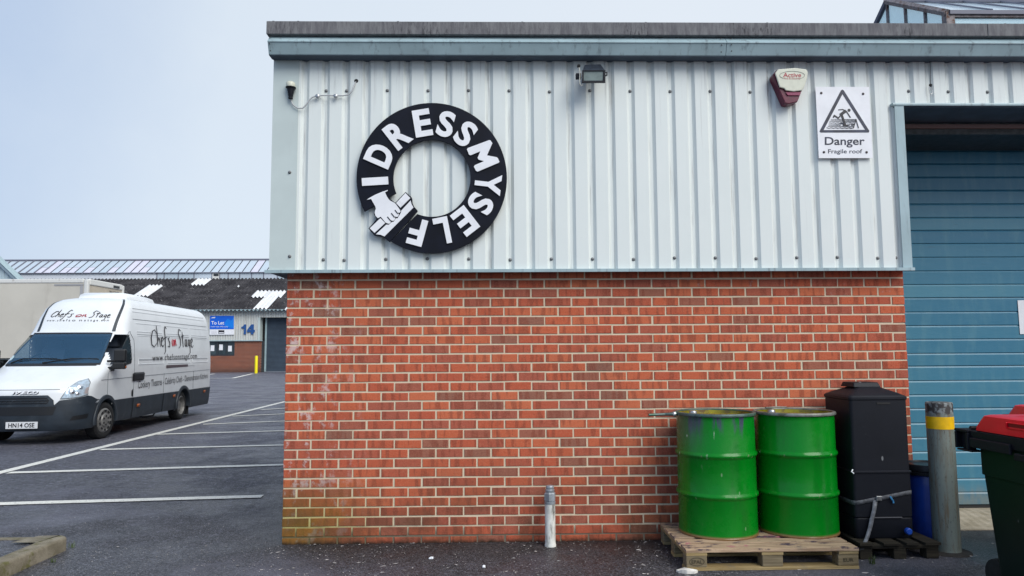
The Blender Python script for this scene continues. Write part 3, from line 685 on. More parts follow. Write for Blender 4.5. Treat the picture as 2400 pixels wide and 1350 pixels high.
for ch, lx, ly, w, h in LET:
    d = Vector((lx - cx, ly - cy)).normalized(); up = d; rt = Vector((-d.y, d.x))
    rt = Vector((-up.y, up.x))
    def fn(u, v, lx=lx, ly=ly, w=w, h=h, up=up, rt=rt):
        q = Vector((lx, ly)) + rt * (u - .5) * w + up * (v - .5) * h; p = Z1(q.x, q.y); p.y = YS - .008; return p
    if ch == 'M':
        MP = [(1001, 440), (1008, 430), (1190, 362), (1203, 365), (1218, 388), (1172, 492), (1255, 508), (1264, 515), (1279, 546), (1272, 555), (1092, 631), (1078, 624), (1060, 588), (1068, 576), (1148, 541), (1102, 529), (1092, 514), (1116, 457), (1032, 491), (1019, 486)]
        mb = MB(); q = [Z1(*p) for p in MP]
        for p in q: p.y = YS - .0045
        mb.prism(q, (0, -.007, 0)).obj('letter', SIGNWHT, S); continue
    mb = MB(); text_into(mb, ch, fn, bold=.042 if ch in 'DR' else .036, res=5)
    o = mb.obj('letter', SIGNWHT, S); sl = o.modifiers.new('solid', 'SOLIDIFY'); sl.thickness = .007; sl.offset = 0

# danger sign
YG = -.1245
G = thing('warning_sign', 'white rectangular danger sign with falling figure in a dark triangle', 'sign', tuple(at(1978, 290, YG)))
Z3 = lambda x, y, Y=YG: at(1890 + x / 6.753, 190 + y / 6.753, Y)
MB().prism([Z3(143, 92), (Z3(990, 92)), Z3(1050, 1218), Z3(197, 1220)], (0, .004, 0)).obj('sign_board', SIGNWHT, G)
def pr3(pts, name, mt=INK, lift=.0008): return MB().prism([Z3(*p) + Vector((0, -lift, 0)) for p in pts], (0, -.0006, 0)).obj(name, mt, G)
out = [(568, 135), (588, 145), (996, 790), (995, 808), (980, 816), (225, 816), (208, 805), (208, 790), (550, 145)]
inn = [(570, 208), (928, 772), (272, 776)]
for k, q in enumerate(((568, 135, 570, 208), )):
    t1 = [(568, 135), (590, 147), (996, 790), (985, 815), (928, 772), (570, 208)]; t2 = [(985, 815), (222, 815), (272, 776), (928, 772)]; t3 = [(222, 815), (207, 795), (547, 147), (568, 135), (570, 208), (272, 776)]
    for t in (t1, t2, t3): pr3(t, 'triangle_border')
def stroke3(pts, w, lift=.0009):
    mb = MB()
    for j, ((x0, y0), (x1, y1)) in enumerate(zip(pts, pts[1:])):
        a = Vector((x0, y0)); b = Vector((x1, y1)); t = (b - a).normalized(); n2 = Vector((-t.y, t.x)) * w / 2; a -= t * w * .3; b += t * w * .3
        mb.prism([Z3(*(a + n2)), Z3(*(b + n2)), Z3(*(b - n2)), Z3(*(a - n2))], (0, -lift - .00025 * (j + 1), 0))
    return mb
fig = stroke3([(510, 456), (575, 452), (632, 478)], 17); fig.v += []
for pts, w, l in (([(636, 488), (694, 576)], 17, .0022), ([(615, 478), (545, 530)], 46, .0026), ([(555, 525), (505, 588), (440, 545), (428, 572)], 20, .0030), ([(560, 545), (615, 700)], 30, .0042), ([(585, 700), (645, 705)], 26, .0048)):
    q = stroke3(pts, w, l); fig.add(q.v, q.f)
fig.prism([Z3(675 + 25 * math.cos(a), 463 + 25 * math.sin(a)) for a in [2 * PI * i / 16 for i in range(16)]], (0, -.0011, 0)); fig.obj('falling_figure', INK2, G)
rf = MB()
for i, (y, x0, x1, w) in enumerate(((606, 390, 782, 5), (622, 385, 775, 4), (638, 365, 770, 5), (658, 362, 750, 4), (678, 355, 560, 5), (680, 675, 760, 5), (698, 350, 545, 4), (697, 705, 742, 4), (718, 340, 742, 5), (742, 322, 745, 8))):
    pts = [(x0 + (x1 - x0) * k / 12, y + (5 if k % 2 else -3) * (1 if i % 2 else .4)) for k in range(13)]
    q = stroke3(pts, w, .0012 + .0001 * i); rf.add(q.v, q.f)
for pts, w in (([(782, 606), (745, 742)], 9), ([(785, 612), (823, 745)], 6), ([(540, 658), (600, 690)], 6), ([(650, 690), (680, 700)], 6)): q = stroke3(pts, w, .006); rf.add(q.v, q.f)
rf.obj('tiled_roof_drawing', INK2, G)
mb = MB(); text_into(mb, 'Danger', lambda u, v: Z3(290 + 632 * u, 1052 - (1052 - 885) * v) + Vector((0, -.001, 0)), bold=.018, res=4); mb.obj('lettering', INK, G)
mb = MB(); text_into(mb, 'Fragile roof', lambda u, v: Z3(343 + 540 * u, 1165 - (1165 - 1078) * v) + Vector((0, -.001, 0)), bold=.012); mb.obj('lettering', INK, G)
sc_ = MB().lathe([(.010, 0), (.010, .003), (.006, .006)], 12, RX(PI / 2)).mesh('fixing_cap', M('brown_cap', (.035, .018, .02), .5))
for x, y in ((235, 190), (897, 202), (278, 1125), (952, 1127)): q = Z3(x, y); link('fixing_cap', sc_, G, q)

# burglar alarm box
YA = -.13
A = thing('alarm_box', 'cream and maroon burglar alarm box under the eaves', 'alarm', tuple(at(1855, 200, YA)))
Z4 = lambda x, y, Y=YA - .06: at(1800 + x / 11.25, 140 + y / 11.25, Y)
MAR = M('maroon_plastic', (.12, .008, .032), .35, var=(20, .2)); CRM = M('cream_plastic', (.62, .63, .52), .4, var=(20, .06)); LENS = M('pink_lens', (.26, .045, .10), .25)
backo = [(150, 372), (240, 262), (690, 226), (1000, 262), (1045, 350), (1012, 520), (780, 1108), (550, 1160), (452, 1140), (135, 430)]
MB().prism([Z4(*p) for p in backo], (0, .09, 0)).obj('alarm_case', MAR, A, bevel=.006)
MB().prism([Z4(*p) + Vector((0, -.004, 0)) for p in [(165, 372), (245, 270), (690, 234), (990, 270), (1034, 348), (1012, 505), (925, 760), (872, 828), (660, 856), (450, 830), (410, 775), (290, 745)]], (0, -.014, 0)).obj('alarm_cover', CRM, A, bevel=.006)
MB().prism([Z4(*p) + Vector((0, -.004, 0)) for p in [(455, 868), (858, 868), (825, 950), (508, 950)]], (0, -.006, 0)).obj('alarm_lens', LENS, A, bevel=.002)
zf = YA - .06 - .0195
el = MB(); el.tube([at(1800 + (637 + 328 * math.cos(a)) / 11.25, 140 + (412 + 110 * math.sin(a)) / 11.25, zf) for a in [2 * PI * i / 40 + 2.35 for i in range(32)]], .0011, 5); el.obj('oval_line', INK2, A)
mb = MB(); text_into(mb, 'Active', lambda u, v: at(1800 + (400 + 475 * u) / 11.25, 140 + (462 - 120 * v) / 11.25, zf), bold=.012); mb.obj('lettering', REDINK, A)
mb = MB(); text_into(mb, 'Fire & Security', lambda u, v: at(1800 + (425 + 430 * u) / 11.25, 140 + (530 - 60 * v) / 11.25, zf), bold=.0); mb.obj('lettering', REDINK, A)

# floodlight
YF = -.27
Fl = thing('floodlight', 'small dark floodlight with square glass under the eaves', 'floodlight', tuple(at(1390, 175, YF)))
Z5 = lambda x, y, Y=YF: at(1320 + x / 15, 130 + y / 15, Y)
ALU = M('weathered_aluminium', (.06, .075, .10), .35, .6, var=(25, .3))
hb = MB(); fr_ = [Z5(685, 520), Z5(1478, 520), Z5(1440, 975), Z5(640, 985)]; bk = [Z5(755, 320, YF + .09), Z5(1320, 305, YF + .09), Z5(1300, 700, YF + .09), Z5(770, 700, YF + .09)]
hb.add(fr_ + bk, [(3, 2, 1, 0), (4, 5, 6, 7), (0, 1, 5, 4), (1, 2, 6, 5), (2, 3, 7, 6), (3, 0, 4, 7)]); hb.obj('lamp_housing', ALU, Fl, bevel=.004)
fo = Vector((0, -.004, 0))
for a, b in (((670, 540), (1480, 560)), ((650, 905), (1445, 980)), ((660, 540), (710, 980)), ((1412, 540), (1475, 975))):
    MB().prism([Z5(a[0], a[1]) + fo, Z5(b[0], a[1]) + fo, Z5(b[0], b[1]) + fo, Z5(a[0], b[1]) + fo], (0, -.009 if a[1] == 540 and b[1] > 600 else -.010, 0)).obj('bezel', BLACKP, Fl)
MB().prism([Z5(720, 565) + fo * .5, Z5(1405, 565) + fo * .5, Z5(1385, 895) + fo * .5, Z5(720, 895) + fo * .5], (0, -.002, 0)).obj('lamp_glass', M('flood_glass', (.16, .20, .19), .08, var=(14, .2)), Fl)
br_ = MB(); br_.mm((Z5(450, 0).x, YF + .02, Z5(0, 760).z), (Z5(640, 0).x, YF + .06, Z5(0, 580).z)); br_.obj('pivot_box', BLACKP, Fl, bevel=.004)
MB().tube([Z5(1470, 610), Z5(1540, 590), Z5(1535, 690), Z5(1490, 720)], .006, 6).obj('wing_nut', BLACKP, Fl)
MB().mm((Z5(830, 0).x, YF + .09, Z5(0, 480).z), (Z5(1120, 0).x, -.07, Z5(0, 400).z)).obj('bracket', DARKSTEEL, Fl)
MB().tube([Z5(545, 390, YF + .06), Z5(575, 520), Z5(585, 700), Z5(575, 900), Z5(590, 1020), Z5(640, 1070), Z5(690, 1010)], .0045, 6).obj('cable', M('grey_cable', (.45, .45, .40), .5), Fl)
MB().lathe([(.013, 0), (.013, .02), (.006, .03)], 10, T(*Z5(540, 390, YF + .06)) @ RX(PI / 2)).obj('cable_gland', BLACKR, Fl)

# photocell with its cable
YP = -.135
Pc = thing('photocell', 'small cream and black light sensor on a looping grey cable', 'sensor', tuple(at(682, 215, YP)))
q0 = at(681, 205, YP)
MB().lathe([(.0, .0), (.034, .002), (.036, .012), (.036, .034), (.028, .044), (.010, .050)], 20, T(q0.x, YP, q0.z)).obj('sensor_dome', CRM, Pc, smooth=40)
MB().lathe([(.012, -.095), (.018, -.094), (.018, -.075), (.020, -.070), (.024, -.04), (.030, -.012), (.041, -.004), (.041, .001)], 18, T(q0.x + .002, YP, q0.z)).obj('sensor_holder', BLACKP, Pc, smooth=40)
Z6 = lambda x, y: at(600 + x / 5.4, 20 + y / 5.4, YP + .012)
cb = [(437, 1130), (445, 1175), (475, 1225), (530, 1262), (590, 1262), (630, 1225), (670, 1165), (710, 1125), (770, 1102), (900, 1100), (1100, 1103), (1170, 1092), (1215, 1045), (1240, 970), (1260, 905)]
pts = [Vector(Z6(*p)) for p in cb]; pts[-1].y = -.095; pts[-2].y = -.115
MB().tube(pts, .0055, 7).obj('cable', M('grey_cable2', (.44, .45, .46), .45), Pc, smooth=60)
for x, y in ((780, 1112), (1008, 1112)):
    q = Z6(x, y); MB().lathe([(.016, 0), (.016, .018), (.010, .022)], 14, T(q.x, -.118, q.z) @ RX(PI / 2)).obj('cable_clip', STEEL, Pc, smooth=40)
q = Z6(1262, 903); MB().lathe([(.017, 0), (.012, .004), (.008, .001)], 14, T(q.x, -.1005, q.z) @ RX(PI / 2)).obj('grommet', BLACKR, Pc)

# chain hook above the door
Hk = thing('chain_hook', 'thin hanging cord with a steel snap hook above the door', 'hook', tuple(at(2181, 200, -.125)))
c0 = at(2180, 150, -.12); c1 = at(2181, 200, -.12); c2 = at(2181, 221, -.12)
MB().tube([c0 + Vector((0, 0, .06)), c0, c1], .003, 5).obj('cord', DARKSTEEL, Hk)
hl = (c1.z - c2.z) / 2; MB().tube([c1 + Vector((.014 * math.sin(a), 0, -hl + (hl) * math.cos(a))) for a in [2 * PI * i / 16 for i in range(17)]], .0035, 6).obj('snap_hook', STEEL, Hk)
MB().lathe([(.011, -.01), (.013, 0), (.011, .01)], 10, T(*c1)).obj('knot', BLACKR, Hk)

# notice taped on the door
nq = [at(2385, 704, YD - .008), at(2440, 702, YD - .008), at(2444, 783, YD - .008), at(2391, 783, YD - .008)]
tag(MB().prism(nq, (0, .003, 0)).obj('paper_notice', PAPER), 'white paper notice stuck on the blue loading door', 'notice')

# standpipe
p = onz(1291, 1283); vx, vy = p.x, p.y + .04
V_ = thing('vent_pipe', 'short white painted standpipe with grey hexagonal cap by the brick wall', 'pipe', (vx, vy, 0))
PIPEW = M('chalky_white_pipe', (.60, .60, .56), .8, var=(9, .25), dirt=(1.0, .50, .68, (.13, .125, .11), (16, 16, 4)))
MB().lathe([(.045, -.02), (.044, .012), (.0415, .022), (.0405, .03), (.0405, .33)], 20, T(vx, vy, 0)).obj('pipe', PIPEW, V_, smooth=40)
GCAP = M('grey_cap', (.30, .33, .36), .4, .3, var=(14, .2))
MB().lathe([(.040, .318), (.043, .32), (.043, .338), (.040, .34)], 20, T(vx, vy, 0)).obj('collar', GCAP, V_, smooth=40)
MB().lathe([(.040, .34), (.046, .346), (.046, .398), (.036, .408)], 6, T(vx, vy, 0) @ RZ(.3)).obj('hex_nut', GCAP, V_)
MB().lathe([(.034, .40), (.036, .425), (.030, .432), (.032, .438), (.032, .450), (.028, .457), (.012, .459)], 20, T(vx, vy, 0)).obj('cap', GCAP, V_, smooth=40)

# ---------------------------------------------------------------- pallets, drums, butt, barrel, bollard, bin
def board(mb, a, b, seed, wane=.004):
    r = random.Random(seed); j = lambda: r.uniform(-wane, wane)
    x0, y0, z0 = a; x1, y1, z1 = b
    vs = [(x0 + j(), y0 + j() * .5, z0), (x1 + j(), y0 + j() * .5, z0), (x1 + j(), y1 + j() * .5, z0), (x0 + j(), y1 + j() * .5, z0)]
    vs += [(v[0], v[1], z1 + j() * .25) for v in vs]
    return mb.add(vs, [(3, 2, 1, 0), (4, 5, 6, 7), (0, 1, 5, 4), (1, 2, 6, 5), (2, 3, 7, 6), (3, 0, 4, 7)])
PX0, PX1, PY0, PY1 = 2.965, 4.165, -.825, -.035
PA = thing('pallet', 'pale wooden pallet with purple paint stains carrying the two green drums', 'pallet', (PX0, PY0, 0))
ys = [(PY0, PY0 + .140), (PY0 + .172, PY0 + .272), (PY0 + .322, PY0 + .467), (PY0 + .512, PY0 + .612), (PY1 - .145, PY1)]
for i, (a, b) in enumerate(ys): board(MB(), (PX0 + R.uniform(0, .012), a, .122), (PX1 - R.uniform(0, .008), b, .144), i).obj('deck_board', WOODL, PA, bevel=.002)
for i, x in enumerate((PX0 + .004, PX0 + .5275, PX1 - .149)): board(MB(), (x, PY0 + .003, .100), (x + .145, PY1 - .003, .1215), 20 + i).obj('cross_board', WOODY, PA, bevel=.002)
for i, x in enumerate((PX0 + .006, PX0 + .5275, PX1 - .151)):
    for j, y in enumerate((PY0 + .006, PY0 + .345, PY1 - .106)):
        MB().box((x + .0725, y + .05, .061), (.143, .098, .077)).obj('block', WOODB, PA, bevel=.006, seg=2)
for i, y in enumerate((PY0 + .004, PY0 + .345, PY1 - .104)): board(MB(), (PX0 + .004, y, .001), (PX1 - .004, y + .1, .022), 40 + i).obj('base_board', WOODY, PA, bevel=.002)
stm = M('branded_mark', (.05, .04, .022), .9)
st = MB(); bx = PX0 + .079; st.tube([(bx + .05 * math.cos(a), PY0 + .0045, .062 + .026 * math.sin(a)) for a in [2 * PI * i / 28 for i in range(29)]], .0016, 5); st.obj('branded_oval', stm, PA)
mb = MB(); text_into(mb, 'EPAL', lambda u, v: Vector((bx - .036 + .072 * u, PY0 + .0042, .050 + .024 * v)), bold=.01); mb.obj('branded_letters', stm, PA)
mb = MB(); text_into(mb, 'EUR', lambda u, v: Vector((PX1 - .115 + .07 * u, PY0 + .0042, .05 + .024 * v)), bold=.01); mb.obj('branded_letters', stm, PA)

def drum(cx, cy, lab, dirty, rot):
    D_ = thing('oil_drum', lab, 'drum', (cx, cy, .145), 'green steel drums on the pallet'); Rb = .286; H = .88
    mt = m_drum('drum_green_dirty' if dirty else 'drum_green', dirty)
    prof = [(Rb - .006, .002), (Rb + .004, .000), (Rb + .005, .008), (Rb + .001, .014), (Rb, .02)]
    for zc in (.295, .585):
        prof += [(Rb, zc - .026), (Rb + .004, zc - .018), (Rb + .012, zc - .008), (Rb + .014, zc), (Rb + .012, zc + .008), (Rb + .004, zc + .018), (Rb, zc + .026)]
    prof += [(Rb, H - .05), (Rb - .002, H - .03), (Rb + .001, H - .014), (Rb + .002, H - .004), (Rb - .004, H)]
    M0 = T(cx, cy, .145)
    MB().lathe(prof, 72, M0, cap=False).obj('drum_body', mt, D_, smooth=35)
    LID = M('drum_lid' + ('_a' if dirty else '_b'), (.22, .19, .010), .25, var=(7, .35), dirt=(9, .5, .66, (.13, .08, .02)))
    MB().lathe([(Rb - .0041, H), (Rb - .010, H - .004), (Rb - .0122, H - .024), (Rb - .03, H - .028), (Rb - .06, H - .022), (.10, H - .020), (.001, H - .020)], 60, M0, cap=False).obj('lid', LID, D_, smooth=40)
    RNG = M('clamp_ring' + ('_a' if dirty else '_b'), (.10, .15, .14) if dirty else (.24, .25, .23), .45, .5, var=(14, .3), dirt=(11, .5, .66, (.05, .16, .09) if dirty else (.13, .14, .10)))
    MB().lathe([(Rb + .003, H - .016), (Rb + .011, H - .014), (Rb + .014, H - .004), (Rb + .010, H + .006), (Rb, H + .009), (Rb - .010, H + .005), (Rb - .011, H - .002)], 72, M0, cap=False).obj('clamp_ring', RNG, D_, smooth=50)
    a = rot; MB().lathe([(.030, H - .02), (.030, H - .006), (.024, H + .002), (.004, H + .002)], 20, M0 @ T(.19 * math.cos(a), .19 * math.sin(a), 0)).obj('bung', STEEL, D_, smooth=40)
    return D_, M0, Rb, H, RNG
D1X = at(1679, 1100, -.325).x; D2X = at(1865, 1100, -.31).x
D1, M0, Rb, H, RNG = drum(D1X, -.325, 'green steel drum with purple paint stains and a clamp lever pointing left', True, 2.3)
MB().tube([(D1X - Rb - .005, -.325 - .02, 1.018), (D1X - Rb - .05, -.325 - .03, 1.016), (D1X - Rb - .11, -.335, 1.014)], [.016, .014, .011], 8).obj('clamp_lug', RNG, D1, smooth=50)
MB().tube([(D1X - Rb - .09, -.34, 1.014), (D1X - Rb - .225, -.36, 1.012)], .0105, 8).obj('clamp_lever', RNG, D1, smooth=50)
MB().lathe([(.020, -.012), (.022, 0), (.020, .012)], 8, T(D1X - Rb - .03, -.35, 1.016) @ RY(1.2)).obj('clamp_bolt', STEEL, D1)
D2, M0, Rb, H, RNG2 = drum(D2X, -.31, 'clean green steel drum beside the black water butt', False, 2.2)
MB().tube([(D2X - .12, -.31 + .25, 1.034), (D2X - .02, -.31 + .283, 1.036), (D2X + .06, -.31 + .28, 1.034)], .008, 6).obj('clamp_lever', RNG2, D2)

# small dark pallet and water butt
P2 = thing('pallet', 'low dark damp pallet under the black water butt', 'pallet', (4.27, -.60, 0))
for i, (x, w) in enumerate(((4.27, .10), (4.44, .12), (4.60, .09), (4.74, .11))): board(MB(), (x, -.62, .098), (x + w, -.03, .118), 60 + i).obj('deck_board', WOODD, P2, bevel=.002)
for i, y in enumerate((-.60, -.36, -.13)):
    board(MB(), (4.275, y, .075), (4.845, y + .09, .0975), 70 + i).obj('cross_board', WOODD, P2, bevel=.002)
    for x in (4.275, 4.52, 4.755): MB().box((x + .045, y + .045, .037), (.09, .088, .073)).obj('block', WOODD, P2, bevel=.004)
BT = thing('water_butt', 'tall black plastic water butt with strap and blue tap', 'water butt', (4.52, -.28, .118))
bx0, bx1, by0, by1 = 4.297, 4.733, -.505, -.075
def butt_ring(z, ins, r=.026, n=5):
    x0, x1, y0, y1 = bx0 + ins, bx1 - ins, by0 + ins, by1 - ins; P = []
    for (cx_, cy_, a0) in ((x1 - r, y1 - r, 0), (x0 + r, y1 - r, 90), (x0 + r, y0 + r, 180), (x1 - r, y0 + r, 270)):
        P += [(cx_ + r * math.cos(math.radians(a0 + 90 * i / n)), cy_ + r * math.sin(math.radians(a0 + 90 * i / n)), z) for i in range(n + 1)]
    return P
def rings(mb, L, cap=True):
    n = len(L[0]); vs = [p for l in L for p in l]
    fs = [(i * n + k, i * n + (k + 1) % n, (i + 1) * n + (k + 1) % n, (i + 1) * n + k) for i in range(len(L) - 1) for k in range(n)]
    if cap: fs += [tuple(range(n - 1, -1, -1)), tuple((len(L) - 1) * n + k for k in range(n))]
    return mb.add(vs, fs)
rings(MB(), [butt_ring(z, i) for z, i in ((.119, .012), (.135, .004), (.26, .002), (.268, .010), (.276, .002), (.44, .000), (.575, .002), (.590, .0))]).obj('butt_base', BLACKP, BT, smooth=35)
rings(MB(), [butt_ring(z, i) for z, i in ((.592, -.006), (.600, -.006), (.606, .004), (1.118, .003), (1.124, -.003), (1.140, -.003), (1.152, .008))]).obj('butt_body', BLACKP, BT, smooth=35)
rings(MB(), [butt_ring(z, i, max(.01, .04 - i * .1)) for z, i in ((1.1525, .010), (1.165, .03), (1.205, .12), (1.212, .135))]).obj('lid', BLACKP, BT, smooth=35)
MB().box((4.50, -.27, 1.226), (.21, .22, .036), taper=(.9, .8)).obj('lid_vent', BLACKP, BT, bevel=.006)
MB().lathe([(.022, 0), (.022, .004), (.014, .005), (.012, .002)], 16, T(4.478, -.33, 1.2385) @ RX(.1)).obj('lid_bolt', M('lid_bolt', (.55, .56, .58), .4, .3), BT)
MB().mm((4.50, -.5058, 1.088), (4.60, -.5025, 1.102)).obj('slot', BLACKR, BT)
STRAP = M('grey_strap', (.085, .09, .10), .8, var=(60, .35)); Yf = by0 - .004
def ribbon(pts, w, mt, name, axis):
    mb = MB(); vs = []
    for p in pts: vs += [Vector(p) + Vector(axis) * w / 2, Vector(p) - Vector(axis) * w / 2]
    mb.add(vs, [(2 * i, 2 * i + 1, 2 * i + 3, 2 * i + 2) for i in range(len(pts) - 1)])
    o = mb.obj(name, mt, BT, smooth=60); s_ = o.modifiers.new('solid', 'SOLIDIFY'); s_.thickness = .003; return o
sx0 = at(2006, 1178, Yf); sx1 = at(2140, 1155, Yf)
ribbon([(bx0 - .004, by1, sx0.z - .01), (bx0 - .004, by0 + .03, sx0.z - .005), (bx0 + .01, by0 + .002, sx0.z - .003), (bx0 + .04, Yf, sx0.z), (bx1 - .04, Yf, sx1.z), (bx1 - .008, by0 + .002, sx1.z + .003), (bx1 + .004, by0 + .04, sx1.z + .006), (bx1 + .004, by1, sx1.z + .01)], .030, STRAP, 'strap', (0, 0, 1))
tl = [(2052, 1172), (2049, 1195), (2044, 1215), (2040, 1235), (2034, 1255), (2027, 1272), (2019, 1290)]
ribbon([Vector(at(x, y, Yf - .004 - .006 * i - (.05 if i > 4 else 0))) for i, (x, y) in enumerate(tl)], .032, M('strap_tail', (.15, .16, .18), .6, var=(40, .3)), 'strap_tail', (1, 0, .1))
q = at(2060, 1168, Yf - .006); MB().box(q, (.040, .012, .034)).obj('buckle', STEEL, BT, bevel=.003)
q = at(2090, 1172, Yf - .006); MB().tube([q + Vector((-.010, 0, .026)), q + Vector((0, -.004, .006)), q + Vector((.010, 0, -.006)), q + Vector((.012, 0, -.022))], .006, 6).obj('blue_cord', M('light_blue_cord', (.05, .25, .50), .5), BT)
q = at(2124, 1243, Yf); MB().lathe([(.012, 0), (.012, .018), (.024, .020), (.024, .044), (.018, .050)], 14, T(q.x, Yf + .004, q.z) @ RX(PI / 2)).obj('tap_cap', M('tap_blue', (.01, .07, .42), .35), BT, smooth=40)
q = at(2082, 1213, Yf); MB().box((q.x, by0 - .001, q.z), (.205, .010, .006)).obj('moulded_rib', M('grey_rib', (.12, .12, .13), .6), BT)
q = at(1995, 1106, Yf); MB().tube([(bx0 + .004, by0 + .01, q.z + .014), (bx0 - .010, by0 + .0, q.z), (bx0 + .004, by0 - .006, q.z - .012)], .005, 6).obj('white_clip', PAPER, BT)

# blue barrel
bbx, bby = at(2178, 1180, -.235).x, -.235
BB = thing('blue_barrel', 'blue plastic barrel with black lid between water butt and bollard', 'barrel', (bbx, bby, 0))
MB().lathe([(.150, .0), (.158, .006), (.160, .03), (.165, .25), (.164, .46), (.158, .53), (.148, .545)], 40, T(bbx, bby, 0)).obj('barrel_body', BLUEP, BB, smooth=40)
MB().lathe([(.150, .535), (.172, .540), (.174, .560), (.168, .566), (.174, .572), (.174, .600), (.166, .615), (.160, .617), (.150, .606), (.05, .606), (.001, .608)], 40, T(bbx, bby, 0)).obj('barrel_lid', m_black('barrel_lid_black', (.010, .011, .014), .3), BB, smooth=40)

# bollard
q = onz(2224, 1301); bly = q.y + .09; blx = at(2212, 1150, bly).x
BO = thing('bollard', 'weathered grey steel bollard with one yellow band by the loading door', 'bollard', (blx, bly, 0))
zt_ = 1.096
MB().lathe([(.100, -.05), (.098, .0), (.094, .015), (.092, .04), (.092, zt_ - .012), (.090, zt_ - .004), (.086, zt_), (.001, zt_ + .001)], 40, T(blx, bly, 0), cap=False).obj('post', BOLL, BO, smooth=40)
za = at(2200, 1007, bly - .09).z; zb_ = at(2200, 978, bly - .09).z
MB().lathe([(.0915, za), (.0935, za), (.0937, zb_), (.0915, zb_)], 40, T(blx, bly, 0), cap=False).obj('yellow_band', YELLOW, BO, smooth=40)
MB().lathe([(.17, -.02), (.16, .006), (.12, .012), (.09, .014)], 24, T(blx, bly, 0), cap=False).obj('concrete_collar', m_conc('dark_collar', (.03, .027, .025), (.06, .055, .05)), BO, smooth=50)

# wheelie bin, partly out of frame
BX0, BX1, BY0, BY1 = 4.665, 5.26, -2.08, -1.36
BN = thing('wheelie_bin', 'dark green wheeled bin with a red domed lid', 'bin', (5.0, -1.7, 0))
def loop(x0, x1, y0, y1, z, r=.05, n=4):
    P = []
    for (cx_, cy_, a0) in ((x1 - r, y1 - r, 0), (x0 + r, y1 - r, 90), (x0 + r, y0 + r, 180), (x1 - r, y0 + r, 270)):
        P += [(cx_ + r * math.cos(math.radians(a0 + 90 * i / n)), cy_ + r * math.sin(math.radians(a0 + 90 * i / n)), z) for i in range(n + 1)]
    return P
rings(MB(), [loop(BX0 + .055, BX1 - .055, BY0 + .10, BY1 - .07, .06, .06), loop(BX0 + .04, BX1 - .04, BY0 + .08, BY1 - .05, .12, .06), loop(BX0 + .012, BX1 - .012, BY0 + .02, BY1 - .006, .70, .05), loop(BX0 + .012, BX1 - .012, BY0 + .02, BY1 - .004, .72, .05), loop(BX0, BX1, BY0, BY1, .725, .05), loop(BX0 - .002, BX1 + .002, BY0, BY1, .93, .05)]).obj('bin_body', BINGRN, BN, smooth=35)
rings(MB(), [loop(BX0 - .030, BX1 + .030, BY0 - .03, BY1 + .02, .915, .04), loop(BX0 - .040, BX1 + .040, BY0 - .04, BY1 + .025, .965, .04), loop(BX0 - .040, BX1 + .040, BY0 - .04, BY1 + .025, .985, .04), loop(BX0 - .03, BX1 + .03, BY0 - .03, BY1 + .02, .99, .04)]).obj('rim', BLACKP, BN, smooth=30)
sk = MB(); sk.mm((BX0 - .048, BY1 - .36, .885), (BX0 - .028, BY1 - .0, .945)); sk.mm((BX0 - .05, BY1 - .60, .86), (BX0 - .03, BY1 - .39, .90)); sk.mm((BX0 - .048, BY1 - .66, .82), (BX0 - .001, BY1 - .58, .93)); sk.obj('lifting_comb', BLACKP, BN, bevel=.006)
hd = MB(); hd.mm((BX0 - .055, BY1 + .0, .972), (BX1 + .03, BY1 + .13, .990)); hd.mm((BX0 - .055, BY1 + .112, .868), (BX1 + .03, BY1 + .13, .9715)); hd.mm((BX0 - .055, BY1 - .03, .856), (BX0 + .02, BY1 + .1115, .8675)); hd.mm((BX0 - .020, BY1 + .0, .8678), (BX0 + .0, BY1 + .1115, .9715)); hd.mm((BX0 - .055, BY1 + .0, .8678), (BX0 - .0205, BY1 + .022, .9715))
hd.obj('rear_handle', BLACKP, BN, bevel=.005)
rings(MB(), [loop(BX0 - .035, BX1 + .035, BY0 - .05, BY1 - .02, .993, .05), loop(BX0 - .032, BX1 + .032, BY0 - .045, BY1 - .02, 1.012, .05), loop(BX0 - .005, BX1 - .0, BY0 + .0, BY1 - .05, 1.082, .06), loop(BX0 + .015, BX1 - .02, BY0 + .03, BY1 - .07, 1.089, .06)]).obj('lid', REDLID, BN, smooth=30)
rings(MB(), [loop(BX0 + .10, BX1 - .05, BY0 + .12, BY1 - .16, 1.089, .07), loop(BX0 + .12, BX1 - .07, BY0 + .15, BY1 - .20, 1.098, .07), loop(BX0 + .19, BX1 - .12, BY0 + .2, BY1 - .30, 1.104, .07)]).obj('lid_dome', REDLID, BN, smooth=30)
gp = MB(); gp.mm((BX0 - .030, BY0 + .22, 1.030), (BX0 - .002, BY0 + .40, 1.036)); gp.mm((BX0 - .024, BY0 + .22, 1.060), (BX0 + .0, BY0 + .40, 1.066)); gp.mm((BX0 - .030, BY0 + .40, 1.030), (BX0 - .002, BY0 + .408, 1.066)); gp.obj('lid_grip', REDLID, BN, bevel=.002)
MB().mm((BX0 - .021, BY0 + .225, 1.0365), (BX0 - .004, BY0 + .398, 1.0595)).obj('grip_recess', M('grip_recess_red', (.22, .0, .006), .5), BN)
MB().tube([(BX0 - .02, BY1 + .02, 1.0), (BX1 + .02, BY1 + .02, 1.0)], .012, 8).obj('hinge_pin', BLACKR, BN)
for x in (BX0 + .10, BX1 - .10): MB().lathe([(.02, -.03), (.10, -.03), (.105, 0), (.10, .03), (.02, .03)], 20, T(x, BY1 + .0, .105) @ RY(PI / 2)).obj('wheel', TYRE, BN, smooth=40)

B2 = copy_tree(BN); B2.location = (5.0 + .77, -1.7 + .80, 0)
B2['label'] = 'second red-lidded wheeled bin mostly hidden behind the nearer bin'
for o_b in (BN, B2): o_b['group'] = 'wheeled bins by the loading door'

